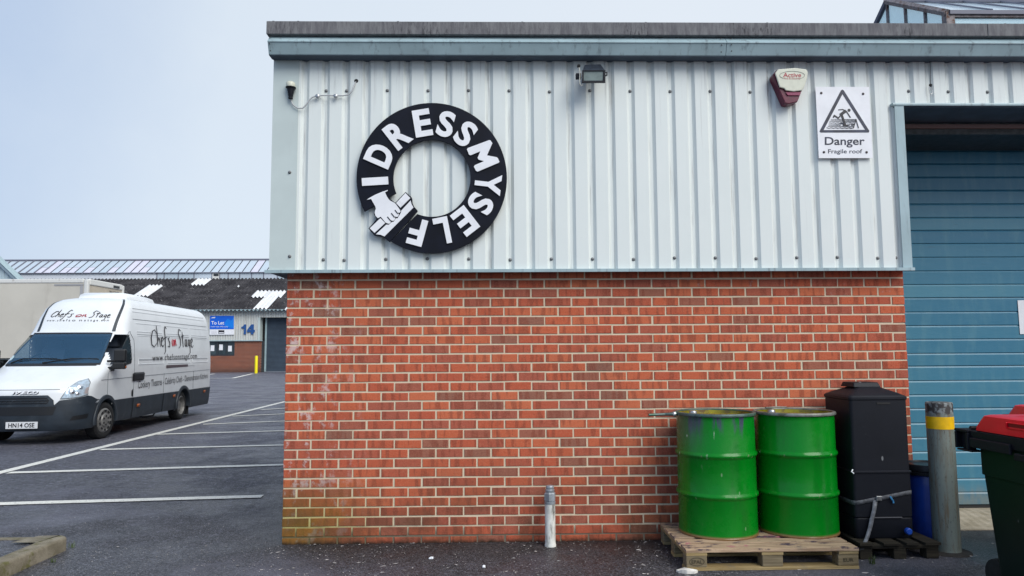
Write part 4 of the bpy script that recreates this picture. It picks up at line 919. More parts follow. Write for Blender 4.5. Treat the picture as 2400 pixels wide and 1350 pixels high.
# ---------------------------------------------------------------- white van
def tab(tb, x):
    if x <= tb[0][0]: return tb[0][1]
    for (a, b), (c, d) in zip(tb, tb[1:]):
        if x <= c: return b + (d - b) * (x - a) / (c - a)
    return tb[-1][1]
HW = [(.2, .885), (.35, .915), (.65, .94), (1.25, .945), (1.6, .93), (1.9, .895), (2.2, .845), (2.4, .80), (2.5, .75), (2.57, .68), (2.62, .58), (2.65, .43), (2.66, .26)]
SF = [(.2, -.86), (.3, -.92), (.5, -.945), (.72, -.94), (.88, -.915), (.95, -.875), (1.02, -.79), (1.12, -.58), (1.22, -.35), (1.32, -.12), (1.34, -.09), (1.6, .25), (1.89, .62), (1.95, .67), (2.2, .80), (2.4, .93), (2.52, 1.06), (2.59, 1.2), (2.63, 1.38), (2.655, 1.6), (2.66, 1.8)]
LL = [(.2, .50), (.7, .58), (.95, .62), (1.3, .42), (1.6, .34), (1.9, .34), (2.3, .34), (2.66, .34)]
vn = Vector((.9981, .0617, 0)); vd = Vector((-.0617, .9981, 0)); VO = Vector((-5.35, 7.47, 0)) - vn * .94
SRr = lambda z: 5.62 if z < 2.2 else 5.62 - .10 * ((z - 2.2) / .46) ** 2
def vsurf(a, z):
    w = tab(HW, z); sf = tab(SF, z); L = tab(LL, z); sg = 1 if a >= 0 else -1; a = abs(a)
    if a < 1:
        th = a * PI / 2; t, s = w * math.sin(th) ** (2 / 2.6), sf + L * (1 - math.cos(th) ** (2 / 2.6))
    else: t, s = w, sf + L + (a - 1) * (SRr(z) - sf - L)
    return t * sg, s
def vw(t, s, z): return VO + vn * t + vd * s + Vector((0, 0, z))
def vp(a, z, off=0.0):
    t, s = vsurf(a, z); p = vw(t, s, z)
    if off:
        e = .004; da = vw(*vsurf(a + e, z), z) - vw(*vsurf(a - e, z), z); t2, s2 = vsurf(a, z + e); t1, s1 = vsurf(a, z - e); dz_ = vw(t2, s2, z + e) - vw(t1, s1, z - e)
        nr = da.cross(dz_)
        if nr.length > 1e-12:
            nr.normalize(); p = p + nr * off
    return p
def aside(s, z): s0 = tab(SF, z) + tab(LL, z); return 1 + (s - s0) / (SRr(z) - s0)
WSZ0, WSZ1 = 1.345, 1.885
WSA = lambda z: .60 + (.50 - .60) * (z - 1.33) / .55              # windscreen half width in outline units
WSAL = lambda z: .66 + (.56 - .66) * (z - 1.33) / .55
def in_screen(a, z, g=0): return WSZ0 - g < z < WSZ1 + g and -WSAL(z) - g < a < WSA(z) + g
WIN = [(.10, 1.235), (.36, 1.30 + .36), (.50, 1.80), (.60, 1.865), (.86, 1.885), (.93, 1.83), (.985, 1.40), (.96, 1.33), (.40, 1.255)]
def inpoly(x, y, P):
    c = False
    for (x0, y0), (x1, y1) in zip(P, P[1:] + P[:1]):
        if (y0 > y) != (y1 > y) and x < (x1 - x0) * (y - y0) / (y1 - y0) + x0: c = not c
    return c
VN = thing('delivery_van', 'white high-roof panel van with black lower trim and catering lettering', 'van', tuple(VO))
ZS = [.60, .64, .68, .72, .76, .80, .84, .88, .92, .95, .985, 1.02, 1.07, 1.12, 1.17, 1.22, 1.27, 1.32, 1.345, 1.38, 1.42, 1.46, 1.5, 1.54, 1.58, 1.62, 1.66, 1.7, 1.74, 1.78, 1.82, 1.855, 1.885, 1.92, 1.96, 2.02, 2.1, 2.2, 2.3, 2.4, 2.46, 2.52, 2.555, 2.59, 2.61, 2.63, 2.645, 2.655, 2.66]
def avals(ns):
    f = [i / 22 for i in range(23)]; return f + [1 + i / ns for i in range(1, ns + 1)]
def shell(zs, ns, keep, off, top=False):
    A_ = avals(ns); A_ = [-a for a in A_[:0:-1]] + A_; na = len(A_); mb = MB()
    vs = [vp(a, z, off) if off else vp(a, z) for z in zs for a in A_]; fs = []
    for j in range(len(zs) - 1):
        for i in range(na - 1):
            a = (A_[i] + A_[i + 1]) / 2; z = (zs[j] + zs[j + 1]) / 2
            if keep(a, z): fs.append((j * na + i, j * na + i + 1, (j + 1) * na + i + 1, (j + 1) * na + i))
        fs.append((j * na + na - 1, j * na, (j + 1) * na, (j + 1) * na + na - 1))
    if top:
        b = (len(zs) - 1) * na
        for i in range(na // 2): fs.append((b + i, b + i + 1, b + na - 2 - i, b + na - 1 - i)) if i + 1 < na - 2 - i else None
    mb.add(vs, fs); return mb
ARCH = .395
def arch(a, z):
    if abs(a) < .5: return False
    t, s = vsurf(a, z); return any((s - c) ** 2 + (z - .335) ** 2 < ARCH ** 2 for c in (0, 3.8))
def keep_body(a, z):
    t, s = vsurf(a, z)
    if in_screen(a, z): return False
    if abs(a) > .55 and inpoly(s, z, WIN): return False
    return not arch(a, z)
shell(ZS, 60, keep_body, 0, True).obj('van_body', WHITE, VN, smooth=32)
ZL_ = [.24, .255, .27, .30, .34, .38, .42, .46, .50, .54, .58, .62, .655, .668]
def keep_low(a, z):
    t, s = vsurf(a, z)
    if abs(a) > 1 and s < 3.3 and z < .265: return False
    return not arch(a, z)
shell(ZL_, 60, keep_low, .014).obj('lower_trim', VDARK, VN, smooth=32)
def patch(name, poly, mt, off=.01, parent=None, thick=0, side=False, dens=.035, smooth=40):
    "fill a polygon given in outline coordinates (a,z), or (s,z) on the side, and lay it on the body"
    bm = bmesh.new(); vs = [bm.verts.new((x, y, 0)) for x, y in poly]; bm.faces.new(vs)
    x0 = min(p[0] for p in poly); x1 = max(p[0] for p in poly); y0 = min(p[1] for p in poly); y1 = max(p[1] for p in poly)
    dx = dens * (2.2 if side else 1)
    for k in range(1, int((x1 - x0) / dx) + 1): bmesh.ops.bisect_plane(bm, geom=bm.verts[:] + bm.edges[:] + bm.faces[:], plane_co=(x0 + k * dx, 0, 0), plane_no=(1, 0, 0))
    for k in range(1, int((y1 - y0) / .06) + 1): bmesh.ops.bisect_plane(bm, geom=bm.verts[:] + bm.edges[:] + bm.faces[:], plane_co=(0, y0 + k * .06, 0), plane_no=(0, 1, 0))
    bm.verts.index_update(); mb = MB()
    f = (lambda x, y: vp(aside(x, y) if side != -1 else -aside(x, y), y, off)) if side else (lambda x, y: vp(x, y, off))
    fs = [tuple(v.index for v in q.verts) for q in bm.faces]
    mb.add([f(v.co.x, v.co.y) for v in bm.verts], fs)
    area = sum((poly[i][0] * poly[(i + 1) % len(poly)][1] - poly[(i + 1) % len(poly)][0] * poly[i][1]) for i in range(len(poly)))
    flip = (area < 0) != (side == -1)
    if flip: mb.f = [q[::-1] for q in mb.f]
    bm.free(); o = mb.obj(name, mt, parent or VN, smooth=smooth)
    if thick: s_ = o.modifiers.new('solid', 'SOLIDIFY'); s_.thickness = thick; s_.offset = 1
    return o
zr = lambda n, a, b: [a + (b - a) * i / n for i in range(n + 1)]
# windscreen: black band, then the glass
for P in ([(WSA(z) + .005, z) for z in zr(6, WSZ0 - .03, WSZ1 + .03)] + [(WSA(z) - .055, z) for z in zr(6, WSZ1 + .03, WSZ0 - .03)],
          [(-WSAL(z) - .005, z) for z in zr(6, WSZ0 - .03, WSZ1 + .03)] + [(-WSAL(z) + .055, z) for z in zr(6, WSZ1 + .03, WSZ0 - .03)]):
    patch('screen_surround', P, VBLK, .004)
patch('screen_surround', [(-.60, WSZ1 - .045), (.46, WSZ1 - .045), (.46, WSZ1 + .035), (-.60, WSZ1 + .035)], VBLK, .0045)
patch('screen_surround', [(-.60, WSZ0 - .045), (.55, WSZ0 - .045), (.55, WSZ0 + .05), (-.60, WSZ0 + .05)], VBLK, .0045)
patch('windscreen', [(-WSAL(z) + .01, z) for z in zr(6, WSZ0, WSZ1)] + [(WSA(z) - .01, z) for z in zr(6, WSZ1, WSZ0)], GLASS, .008)
for sg in (1, -1):
    patch('side_window', WIN, GLASSD, .004, side=sg)
    W2 = [(x + (.035 if x < .5 else -.03) , z + (.03 if z < 1.5 else -.03)) for x, z in WIN]
    for (p0, p1), (q0_, q1_) in zip(zip(WIN, WIN[1:] + WIN[:1]), zip(W2, W2[1:] + W2[:1])): patch('window_seal', [p0, p1, q1_, q0_], VBLK, .007, side=sg)
# wipers
for a0, z0, a1, z1 in ((-.50, 1.345, .02, 1.42), (-.05, 1.345, .50, 1.415)):
    MB().tube([vp(a0, z0, .02), vp(a0 + (a1 - a0) * .35, z0 + (z1 - z0) * .9, .03), vp(a1, z1, .022)], [.011, .010, .006], 6).obj('wiper', VBLK, VN)
    MB().tube([vp(a0 + .14, z0 + .03, .022), vp(a1 + .03, z1 - .012, .016)], .007, 5).obj('wiper', VBLK, VN)
patch('tax_disc', [(-.60 + .035 * math.cos(t), 1.44 + .045 * math.sin(t)) for t in [2 * PI * i / 16 for i in range(16)]], M('disc_paper', (.45, .60, .62), .5), .011)
# cab inside
cab = MB(); cab.prism([vw(-.8, .25, 1.0), vw(-.8, .42, 1.30), vw(-.8, .02, 1.335), vw(-.8, -.2, 1.1)], vn * 1.6); cab.obj('dashboard', M('dash_grey', (.10, .11, .12), .7), VN)
SEATM = M('seat_cloth', (.07, .085, .11), .9)
for t in (-.50, .25, .55):
    sb = MB(); sb.prism([vw(t - .22, .95, .9), vw(t - .22, .80, .95), vw(t - .22, .98, 1.62), vw(t - .22, 1.10, 1.60)], vn * .42); sb.prism([vw(t - .13, 1.0, 1.66), vw(t - .13, .98, 1.80), vw(t - .13, 1.08, 1.80), vw(t - .13, 1.10, 1.66)], vn * .24); sb.obj('seat', SEATM, VN)
MB().prism([vw(-.85, 1.22, .7), vw(.85, 1.22, .7), vw(.80, 1.22, 2.2), vw(-.80, 1.22, 2.2)], vd * .02).obj('bulkhead', M('bulkhead', (.13, .15, .18), .8), VN)
MB().tube([vw(-.42 + .19 * math.cos(a), .36 + .11 * math.sin(a), 1.385 + .15 * math.sin(a)) for a in [2 * PI * i / 24 for i in range(25)]], .016, 6, cap=False).obj('steering_wheel', VBLK, VN)
# black bands on the roof fairing
for sg in (1, -1):
    zz = zr(12, 1.94, 2.60); f0 = lambda z: .475 + (.66 - .475) * max(0, (z - 1.94) / .66) ** 1.5; dlt = .07
    patch('fairing_band', [(sg * f0(z), z) for z in zz] + [(sg * (f0(z) + dlt), z) for z in reversed(zz)], VDARK, .006)
# dark front: grille, corners, bumper
patch('bumper', [(-1.0, .62), (-.66, .66), (-.45, .66), (.45, .66), (.66, .66), (1.0, .62), (1.0, .25), (-1.0, .25)], VDARK, .022)
patch('bumper_intake', [(-.33, .64), (.33, .64), (.30, .50), (-.30, .50)], VBLK, .026)
for sg in (1, -1):
    patch('front_corner', [(sg * x, z) for x, z in ((.30, .66), (.36, .735), (.60, .765), (.77, .80), (.86, .785), (1.02, .715), (.95, .66))], VDARK, .016)
    patch('headlight_housing', [(sg * x, z) for x, z in ((.36, .755), (.44, .945), (.52, 1.045), (.645, 1.085), (.75, 1.02), (.785, .815), (.60, .770))], VBLK, .006)
    patch('headlight', [(sg * x, z) for x, z in ((.375, .765), (.45, .94), (.525, 1.03), (.645, 1.07), (.735, 1.01), (.77, .822), (.60, .780))], REFL, .010)
    patch('headlight_lens', [(sg * x, z) for x, z in ((.372, .762), (.448, .942), (.523, 1.034), (.645, 1.074), (.738, 1.012), (.773, .82), (.60, .777))], LAMPG, .022)
    for a, z, r in ((.50, .88, .052), (.60, .95, .055), (.585, .84, .04)):
        q = vp(sg * a, z, .014); MB().lathe([(r, 0), (r * .8, .006), (r * .5, .012), (.004, .015)], 16, T(*q) @ (vp(sg * a, z, .1) - vp(sg * a, z)).to_track_quat('Z', 'Y').to_matrix().to_4x4()).obj('lamp_bowl', CHROME, VN, smooth=50)
    patch('indicator', [(sg * x, z) for x, z in ((.70, .84), (.71, .93), (.755, .95), (.765, .83))], AMBER, .013)
    patch('fog_recess', [(sg * x, z) for x, z in ((.52, .40), (.56, .47), (.84, .50), (.82, .42))], VBLK, .026)
patch('grille', [(-.30, .655), (-.29, .74), (-.22, .825), (.22, .825), (.29, .74), (.30, .655)], VDARK, .012)
patch('grille_mesh', [(-.22, .685), (-.245, .74), (-.19, .80), (.19, .80), (.245, .74), (.22, .685)], VBLK, .016)
for z in (.705, .745, .785): MB().tube([vp(a, z, .022) for a in [-.22 + .44 * i / 16 for i in range(17)]], .006, 5).obj('grille_bar', VDARK, VN)
for i in range(9):
    a = -.19 + .38 * i / 8; MB().tube([vp(a - .012, .705, .020), vp(a + .012, .745, .020)], .004, 4).obj('grille_bar', VDARK, VN)
mb = MB(); text_into(mb, 'IVECO', lambda u, v: vp(-.050 + .175 * u, .842 + .046 * v, .006), bold=.03, shear=.25); mb.obj('badge_shadow', VDARK, VN)
mb = MB(); text_into(mb, 'IVECO', lambda u, v: vp(-.056 + .175 * u, .848 + .046 * v, .012), bold=.03, shear=.25); o = mb.obj('badge_letters', SIGNWHT, VN); s_ = o.modifiers.new('solid', 'SOLIDIFY'); s_.thickness = .008; s_.offset = 1
MB().tube([vp(-.42 + .76 * i / 20, .918 - .00 * i, .002) for i in range(21)], .0045, 5).obj('bonnet_gap', VDARK, VN)
# number plate
pc = vw(.06, -.985, .343); pl = MB(); pl.prism([pc + vn * x + Vector((0, 0, z)) for x, z in ((-.25, -.055), (.25, -.055), (.25, .055), (-.25, .055))], vd * .012); pl.obj('number_plate', M('plate_white', (.72, .73, .74), .4), VN)
mb = MB(); text_into(mb, 'HN14 OSE', lambda u, v: pc + vn * (-.205 + .41 * u) + Vector((0, 0, -.037 + .074 * v)) - vd * .003, bold=.02); mb.obj('plate_letters', INK2, VN)
# wheels and arches
def wheel(s, sg, dual):
    out = .93 if not dual else .90; base = vw(sg * out, s, .325)
    M_ = T(*base) @ Matrix(((*(vn * sg), ), (*vd, ), (0, 0, 1))).transposed().to_4x4() @ RY(PI / 2)
    if not dual and sg: M_ = T(*base) @ RZ(math.radians(-6)) @ T(*(-base)) @ M_
    w = MB().lathe([(.20, -.20), (.29, -.20), (.318, -.18), (.325, -.14), (.325, -.05), (.318, -.018), (.29, 0), (.235, .002), (.215, -.012)], 44, M_, cap=False).obj('tyre', TYRE, VN, smooth=40)
    if dual:
        MB().lathe([(.222, -.01), (.205, .0), (.198, -.03), (.185, -.11), (.13, -.14), (.12, -.14), (.11, -.05), (.05, -.04), (.001, -.04)], 32, M_, cap=False).obj('rim', HUB, w, smooth=40)
    else:
        MB().lathe([(.222, -.012), (.208, .004), (.19, .012), (.16, .002), (.125, .004), (.11, .022), (.06, .026), (.001, .026)], 32, M_, cap=False).obj('hub_cap', HUB, w, smooth=35)
        hm = MB(); hb_ = MB()
        for k in range(10):
            a = 2 * PI * k / 10
            hm.prism([M_ @ Vector((r * math.cos(a + d), r * math.sin(a + d), .0095)) for r, d in ((.150, -.16), (.186, -.16), (.186, .16), (.150, .16))], (M_.to_3x3() @ Vector((0, 0, .006))))
        hm.obj('hub_hole', VBLK, w)
        for k in range(6):
            a = 2 * PI * k / 6; hb_.lathe([(.018, 0), (.018, .008), (.004, .010)], 8, M_ @ T(.075 * math.cos(a), .075 * math.sin(a), .024))
        hb_.obj('hub_nut', VBLK, w)
for sg in (1, -1):
    wheel(0, sg, False); wheel(3.8, sg, True)
    for c in (0, 3.8):
        ar = MB(); L = []
        for i in range(25):
            th = -.13 + (PI + .26) * i / 24; row = []
            for r, t in ((ARCH - .03, .84), (ARCH - .025, .955), (ARCH - .01, .967), (ARCH + .045, .962), (ARCH + .055, .935)):
                row.append(vw(sg * t, c - r * math.cos(th), max(.335 + r * math.sin(th), .24)))
            L.append(row)
        ar.add([p for r_ in L for p in r_], [(i * 5 + k, i * 5 + k + 1, i * 5 + k + 6, i * 5 + k + 5) if sg > 0 else (i * 5 + k, i * 5 + k + 5, i * 5 + k + 6, i * 5 + k + 1) for i in range(24) for k in range(4)])
        ar.obj('wheel_arch', VDARK, VN, smooth=40)
ub = MB(); ub.prism([vw(-.66, -.6, .26), vw(.66, -.6, .26), vw(.66, 5.4, .26), vw(-.66, 5.4, .26)], (0, 0, .62)); ub.obj('underbody', BLACKR, VN)
ub = MB(); ub.prism([vw(-.80, .5, .28), vw(.80, .5, .28), vw(.80, 3.3, .28), vw(-.80, 3.3, .28)], (0, 0, .30)); ub.obj('underbody', BLACKR, VN)
for sg in (1, -1): MB().prism([vw(sg * .62, 4.26, .08), vw(sg * .90, 4.26, .08), vw(sg * .90, 4.26, .5), vw(sg * .62, 4.26, .5)], vd * .012).obj('mud_flap', BLACKR, VN)
MB().tube([vw(.7, 1.7, .30), vw(.78, 2.0, .21), vw(.78, 2.5, .20), vw(.74, 2.8, .28)], .015, 6).obj('hose', BLACKR, VN)
# rear lower bumper slope
# mirrors
for sg in (1, -1):
    mr = MB(); c = vw(sg * 1.09, .18, 1.40)
    def mb_box(s0, s1, t0, t1, z0, z1): return [vw(sg * t, s, z) for t, s, z in ((t0, s0, z0), (t1, s0 + .04, z0), (t1, s1, z0), (t0, s1, z0), (t0, s0, z1), (t1, s0 + .04, z1), (t1, s1, z1), (t0, s1, z1))]
    fs = [(3, 2, 1, 0), (4, 5, 6, 7), (0, 1, 5, 4), (1, 2, 6, 5), (2, 3, 7, 6), (3, 0, 4, 7)]
    if sg < 0: fs = [f[::-1] for f in fs]
    mo = MB().add(mb_box(.06, .18, 1.00, 1.20, 1.37, 1.60), fs).obj('mirror', VBLK, VN, bevel=.03, seg=3)
    MB().add(mb_box(.05, .18, .99, 1.20, 1.235, 1.36), fs).obj('mirror_lower', VBLK, mo, bevel=.025, seg=3)
    MB().tube([vw(sg * .90, .06, 1.38), vw(sg * 1.03, .10, 1.385)], .022, 6).obj('mirror_arm', VBLK, mo); MB().tube([vw(sg * .90, .06, 1.255), vw(sg * 1.03, .10, 1.27)], .022, 6).obj('mirror_arm', VBLK, mo)
    patch('mirror_base', [(.05, 1.20), (.05, 1.32), (.20, 1.46), (.26, 1.28), (.24, 1.20)], VBLK, .012, side=sg)
    MB().box(vw(sg * 1.204, .13, 1.275), (.012, .03, .035)).obj('mirror_indicator', AMBER, mo)
# side details on both flanks
def sline(s0, z0, s1, z1, off=.003, r=.004, mt=None, sg=1, name='panel_gap', n=10):
    return MB().tube([vp(sg * aside(s0 + (s1 - s0) * i / n, z0 + (z1 - z0) * i / n), z0 + (z1 - z0) * i / n, off) for i in range(n + 1)], r, 5).obj(name, mt or GAP, VN)
GAP = M('van_gap', (.16, .18, .20), .6)
for sg in (1, -1):
    sline(.03, .72, .02, 1.20, sg=sg); sline(1.10, .68, 1.12, 1.78, sg=sg); sline(.45, 1.86, .62, 1.93, sg=sg); sline(.62, 1.93, .95, 1.95, sg=sg); sline(.95, 1.95, 1.12, 1.78, sg=sg)
    sline(-.35, 1.05, 5.58, 1.11, r=.004, sg=sg, n=24); sline(1.18, 2.20, 5.5, 2.20, r=.005, sg=sg, n=24); sline(2.60, .68, 2.60, 1.10, sg=sg); sline(4.4, .68, 4.4, 1.10, sg=sg)
    for s0, s1 in ((1.30, 2.55), (2.78, 4.15), (4.32, 5.40)):
        for z, r in ((2.12, .006), (1.955, .007), (1.87, .004), (1.41, .006), (1.305, .008)): sline(s0, z, s1, z, .002, r, WHITE, sg, 'pressed_rib', 12)
        sline(s0, 1.90, s1, 1.90, .0015, .004, GAP, sg, 'panel_gap', 12); sline(s0, 1.385, s1, 1.385, .001, .0035, GAP, sg, 'panel_gap', 12)
        sline(s0, 1.305, s0, 1.40, .002, .006, WHITE, sg, 'pressed_rib', 4); sline(s1, 1.305, s1, 1.40, .002, .006, WHITE, sg, 'pressed_rib', 4)
    sline(1.15, 2.42, 5.4, 2.42, .003, .010, WHITE, sg, 'pressed_rib', 24); sline(1.15, 2.35, 5.4, 2.35, .002, .006, WHITE, sg, 'pressed_rib', 24)
    patch('door_handle', [(1.02, .99), (1.02, 1.13), (1.10, 1.15), (1.52, 1.15), (1.56, 1.12), (1.54, 1.0), (1.45, .985)], VBLK, .016, side=sg, thick=.006)
    patch('sliding_rail', [(2.70, 1.20), (2.70, 1.265), (4.0, 1.265), (4.0, 1.215)], M('rail_dark', (.10, .075, .085), .6), .006, side=sg); patch('sliding_rail', [(4.0, 1.235), (4.0, 1.265), (4.45, 1.265), (4.45, 1.235)], WHITE, .010, side=sg)
    for s, z in ((1.35, .50), (3.20, .575), (5.2, .575)): patch('side_marker', [(s - .07, z - .03), (s + .07, z - .03), (s + .07, z + .03), (s - .07, z + .03)], AMBER, .022, side=sg, thick=.006)
    patch('fuel_flap', [(1.02, .70), (1.02, .80), (1.09, .84), (1.10, .68)], VBLK, .006, side=sg)
    sline(1.10, .28, 1.10, .66, .02, .006, VBLK, sg); sline(2.6, .28, 2.6, .66, .02, .006, VBLK, sg)
HAND = {'C': [[(1, .78), (.75, 1), (.4, .9), (.1, .5), (.12, .12), (.45, -.02), (.95, .25)]], 'h': [[(.15, 1.25), (.1, .6), (.05, 0)], [(.06, .25), (.3, .55), (.42, .4), (.45, 0)]], 'e': [[(.05, .28), (.4, .42), (.32, .6), (.1, .5), (.06, .12), (.25, 0), (.5, .15)]],
    'f': [[(.6, 1.1), (.4, 1.25), (.25, 1), (.18, .4), (.12, -.25), (-.08, -.42)], [(0, .5), (.5, .62)]], 's': [[(.42, .6), (.15, .52), (.35, .25), (.28, 0), (0, .06)]], 'o': [[(.25, .55), (.06, .35), (.12, .03), (.35, .08), (.42, .4), (.25, .55)]], 'n': [[(.05, .52), (.08, 0)], [(.08, .3), (.3, .55), (.36, .1), (.55, .1)]],
    'S': [[(.75, 1.05), (.4, 1.15), (.2, .85), (.45, .5), (.4, .1), (.05, -.05)]], 't': [[(.25, 1.0), (.18, .4), (.2, 0)], [(-.05, .68), (.5, .76)]], 'a': [[(.42, .52), (.15, .5), (.05, .15), (.25, .05), (.42, .5), (.42, .08), (.55, .05)]], 'g': [[(.42, .52), (.15, .5), (.08, .18), (.28, .12), (.42, .5), (.36, -.35), (.05, -.48)]]}
def script(fn, r, wd):
    "brush lettering laid on the body: fn maps the unit strip to the surface"
    x = 0; words = (('Chefs', INK2, 1.0, .20), ('on', REDINK, .8, .24), ('Stage', INK2, 1.0, 0)); total = 7.25
    adv = {'C': .95, 'h': .58, 'e': .52, 'f': .55, 's': .5, 'o': .5, 'n': .55, 'S': .68, 't': .5, 'a': .58, 'g': .56}
    for w, mt, sc_, gap in words:
        mb = MB()
        for ch in w:
            for st_ in HAND[ch]:
                P = []
                for (xa, ya), (xb, yb) in zip(st_, st_[1:]): P += [(xa + (xb - xa) * i / 4, ya + (yb - ya) * i / 4) for i in range(4)]
                P.append(st_[-1]); n = len(P)
                mb.tube([fn((x + px * sc_) / total, py * sc_ + (.05 if w == 'on' else 0)) for px, py in P], [r * (.55 + .6 * math.sin(PI * (i + .5) / n)) for i in range(n)], 5)
            x += adv[ch] * sc_
        x += gap; mb.obj('van_lettering', mt, VN)
def side_text(txt, s0, z0, s1, z1, h0, h1, mt, sg=1, **kw):
    mb = MB()
    def fn(u, v):
        s = s0 + (s1 - s0) * u; z = z0 + (z1 - z0) * u + (h0 + (h1 - h0) * u) * v; return vp(sg * aside(s, z), z, .011)
    if sg < 0:
        f0 = fn; fn = lambda u, v: f0(1 - u, v)
    text_into(mb, txt, fn, **kw); return mb.obj('van_lettering', mt, VN)
for sg in (1,):
    script(lambda x, y: vp(sg * aside(1.90 + 2.5 * x, 1.66 + .36 * y), 1.66 + .36 * y, .012), .0085, 1.0)
    side_text('www.chefsonstage.com', 1.95, 1.325, 4.60, 1.36, .17, .17, INK2, sg, space=1.2, bold=.004)
    side_text('Cookery Theatres - Celebrity Chefs - Demonstration Kitchens', 1.30, .785, 5.42, .855, .19, .175, INK2, sg, bold=-.004)
def front_text(txt, a0, z0, a1, z1, h, mt, **kw):
    mb = MB(); text_into(mb, txt, lambda u, v: vp(a0 + (a1 - a0) * u, z0 + (z1 - z0) * u + h * v, .005), **kw); return mb.obj('van_lettering', mt, VN)
script(lambda x, y: vp(-.39 + .79 * x + .03 * y, 2.225 - .02 * x + .115 * y, .008), .0065, 1.0)
front_text('www.chefsonstage.com', -.42, 2.125, .39, 2.125, .055, INK2, space=1.5)
# roof pod
rp_ = []
for z, ins in ((2.64, 0), (2.73, .03), (2.765, .10), (2.775, .2)): rp_.append([vw(t, s, z - .012 * (s - 1.9)) for t, s in ((-.48 + ins, 1.75 + ins * .4), (.48 - ins, 1.75 + ins * .4), (.52 - ins, 2.3), (.50 - ins, 3.1 - ins * 2), (.35 - ins * .7, 3.5 - ins * 4), (-.35 + ins * .7, 3.5 - ins * 4), (-.50 + ins, 3.1 - ins * 2), (-.52 + ins, 2.3))])
rings(MB(), rp_).obj('roof_pod', WHITE, VN, smooth=60)

# ---------------------------------------------------------------- cream box truck behind the van
TX1 = -11.51; TY0, TY1 = 17.7, 19.98; TZ0, TZ1 = 1.42, 3.955; TX0 = -18.4
TR = thing('box_truck', 'cream box-bodied truck parked across behind the white van', 'truck', (-15, 18.8, 0))
MB().mm((TX0, TY0 + .01, TZ0), (TX1 - .015, TY1 - .01, TZ1 - .04)).obj('box_body', CREAM, TR)
for y in (TY0 - .012, TY1 - .085): MB().mm((TX0, y, TZ1 - .13), (TX1 - .12, y + .10, TZ1)).obj('roof_rail', TRIM, TR, bevel=.02)
MB().mm((TX0, TY0 - .005, TZ0 - .05), (TX1, TY1 + .005, TZ0 - .001)).obj('floor_rail', DARKSTEEL, TR)
for y in (TY0 - .02, TY1 - .11): MB().mm((TX1 - .10, y, TZ0), (TX1 + .03, y + .13, TZ1 - .02)).obj('corner_post', TRIM, TR, bevel=.03)
MB().mm((TX1 - .10, TY0 + .112, TZ1 - .19), (TX1 + .035, TY1 - .112, TZ1 + .005)).obj('rear_header', TRIM, TR, bevel=.03)
MB().mm((TX1 - .012, TY0 + .112, TZ0), (TX1 + .004, TY1 - .112, TZ1 - .192)).obj('rear_door', CREAM2, TR)
MB().mm((TX1 + .0352, TY1 - .75, TZ1 - .155), (TX1 + .042, TY1 - .35, TZ1 - .07)).obj('header_plate', DARKSTEEL, TR)
mb = MB(); text_into(mb, '7B1530TL', lambda u, v: Vector((TX1 + .0055, TY1 - .95 + .72 * u, TZ1 - .42 + .15 * v)), bold=.01); mb.obj('lettering', INK2, TR)
MB().mm((TX1 - 1.05, TY0 - .004, TZ1 - .22), (TX1 - .12, TY0 + .012, TZ1 - .17)).obj('tape_mark', M('grey_tape', (.33, .33, .34), .6), TR)
MB().mm((TX1 - .22, TY0 - .003, TZ1 - .62), (TX1 - .13, TY0 + .012, TZ1 - .225)).obj('tape_mark', M('grey_tape2', (.36, .36, .37), .6), TR)
MB().mm((TX0 + .1, TY0 + .6, .85), (TX1 - .1, TY1 - .6, TZ0 - .06)).obj('chassis', BLACKR, TR)
for x in (TX1 - 1.7, TX0 - .55):
    for y in (TY0 + .02, TY1 - .30): MB().lathe([(.2, 0), (.44, 0), (.48, .05), (.48, .23), (.44, .28), (.2, .28)], 28, T(x, y + .28, .48) @ RX(PI / 2)).obj('wheel', TYRE, TR, smooth=40)
cb_ = MB(); cb_.prism([(TX0 - .1, TY0 + .06, .55), (TX0 - .1, TY0 + .06, 2.75), (TX0 - 1.3, TY0 + .06, 2.75), (TX0 - 1.75, TY0 + .06, 1.7), (TX0 - 1.8, TY0 + .06, .55)], (0, TY1 - TY0 - .12, 0)); cb_.obj('cab', TRIM, TR, bevel=.06)
MB().prism([(TX0 - .45, TY0 + .05, 1.7), (TX0 - .45, TY0 + .05, 2.5), (TX0 - 1.25, TY0 + .05, 2.5), (TX0 - 1.58, TY0 + .05, 1.7)], (0, .008, 0)).obj('cab_window', GLASSD, TR)

# ---------------------------------------------------------------- unit 14 across the yard
YB = 56.0
B14 = thing('warehouse_unit', 'far brick and ribbed warehouse unit with dark roller shutter and corrugated roof', 'building', (-20, YB, 0))
ez = at(490, 727, YB - .3).z; clz = at(550, 799, YB).z; x_d = at(621, 800, YB).x; x_cl = at(607, 770, YB).x
XA, XB = -60.0, 6.0
x_w0 = at(481, 815, YB).x; x_w1 = at(550, 815, YB).x; z_w0 = at(520, 834, YB).z; x_br = at(612, 830, YB).x
bk_ = MB(); bk_.mm((XA, YB, -.1), (x_w0, YB + .3, clz)); bk_.mm((x_w0, YB, -.1), (x_w1, YB + .3, z_w0)); bk_.mm((x_w1, YB, -.1), (x_br, YB + .3, clz)); bk_.obj('brick_wall', FRBRK, B14)
def ribbed(xa, xb, za, zb, y, pitch, depth):
    mb = MB(); P = []; x = xa
    while x < xb: P += [(x, y), (x + pitch * .55, y), (x + pitch * .65, y + depth), (x + pitch * .9, y + depth)]; x += pitch
    n = len(P); return mb.add([(px, py, z) for z in (za, zb) for px, py in P], [(i, i + 1, n + i + 1, n + i) for i in range(n - 1)])
ribbed(XA, x_cl, clz + .05, ez - .1, YB - .12, .21, .05).obj('cladding', FRCLAD, B14); zdh = at(640, 744, YB).z
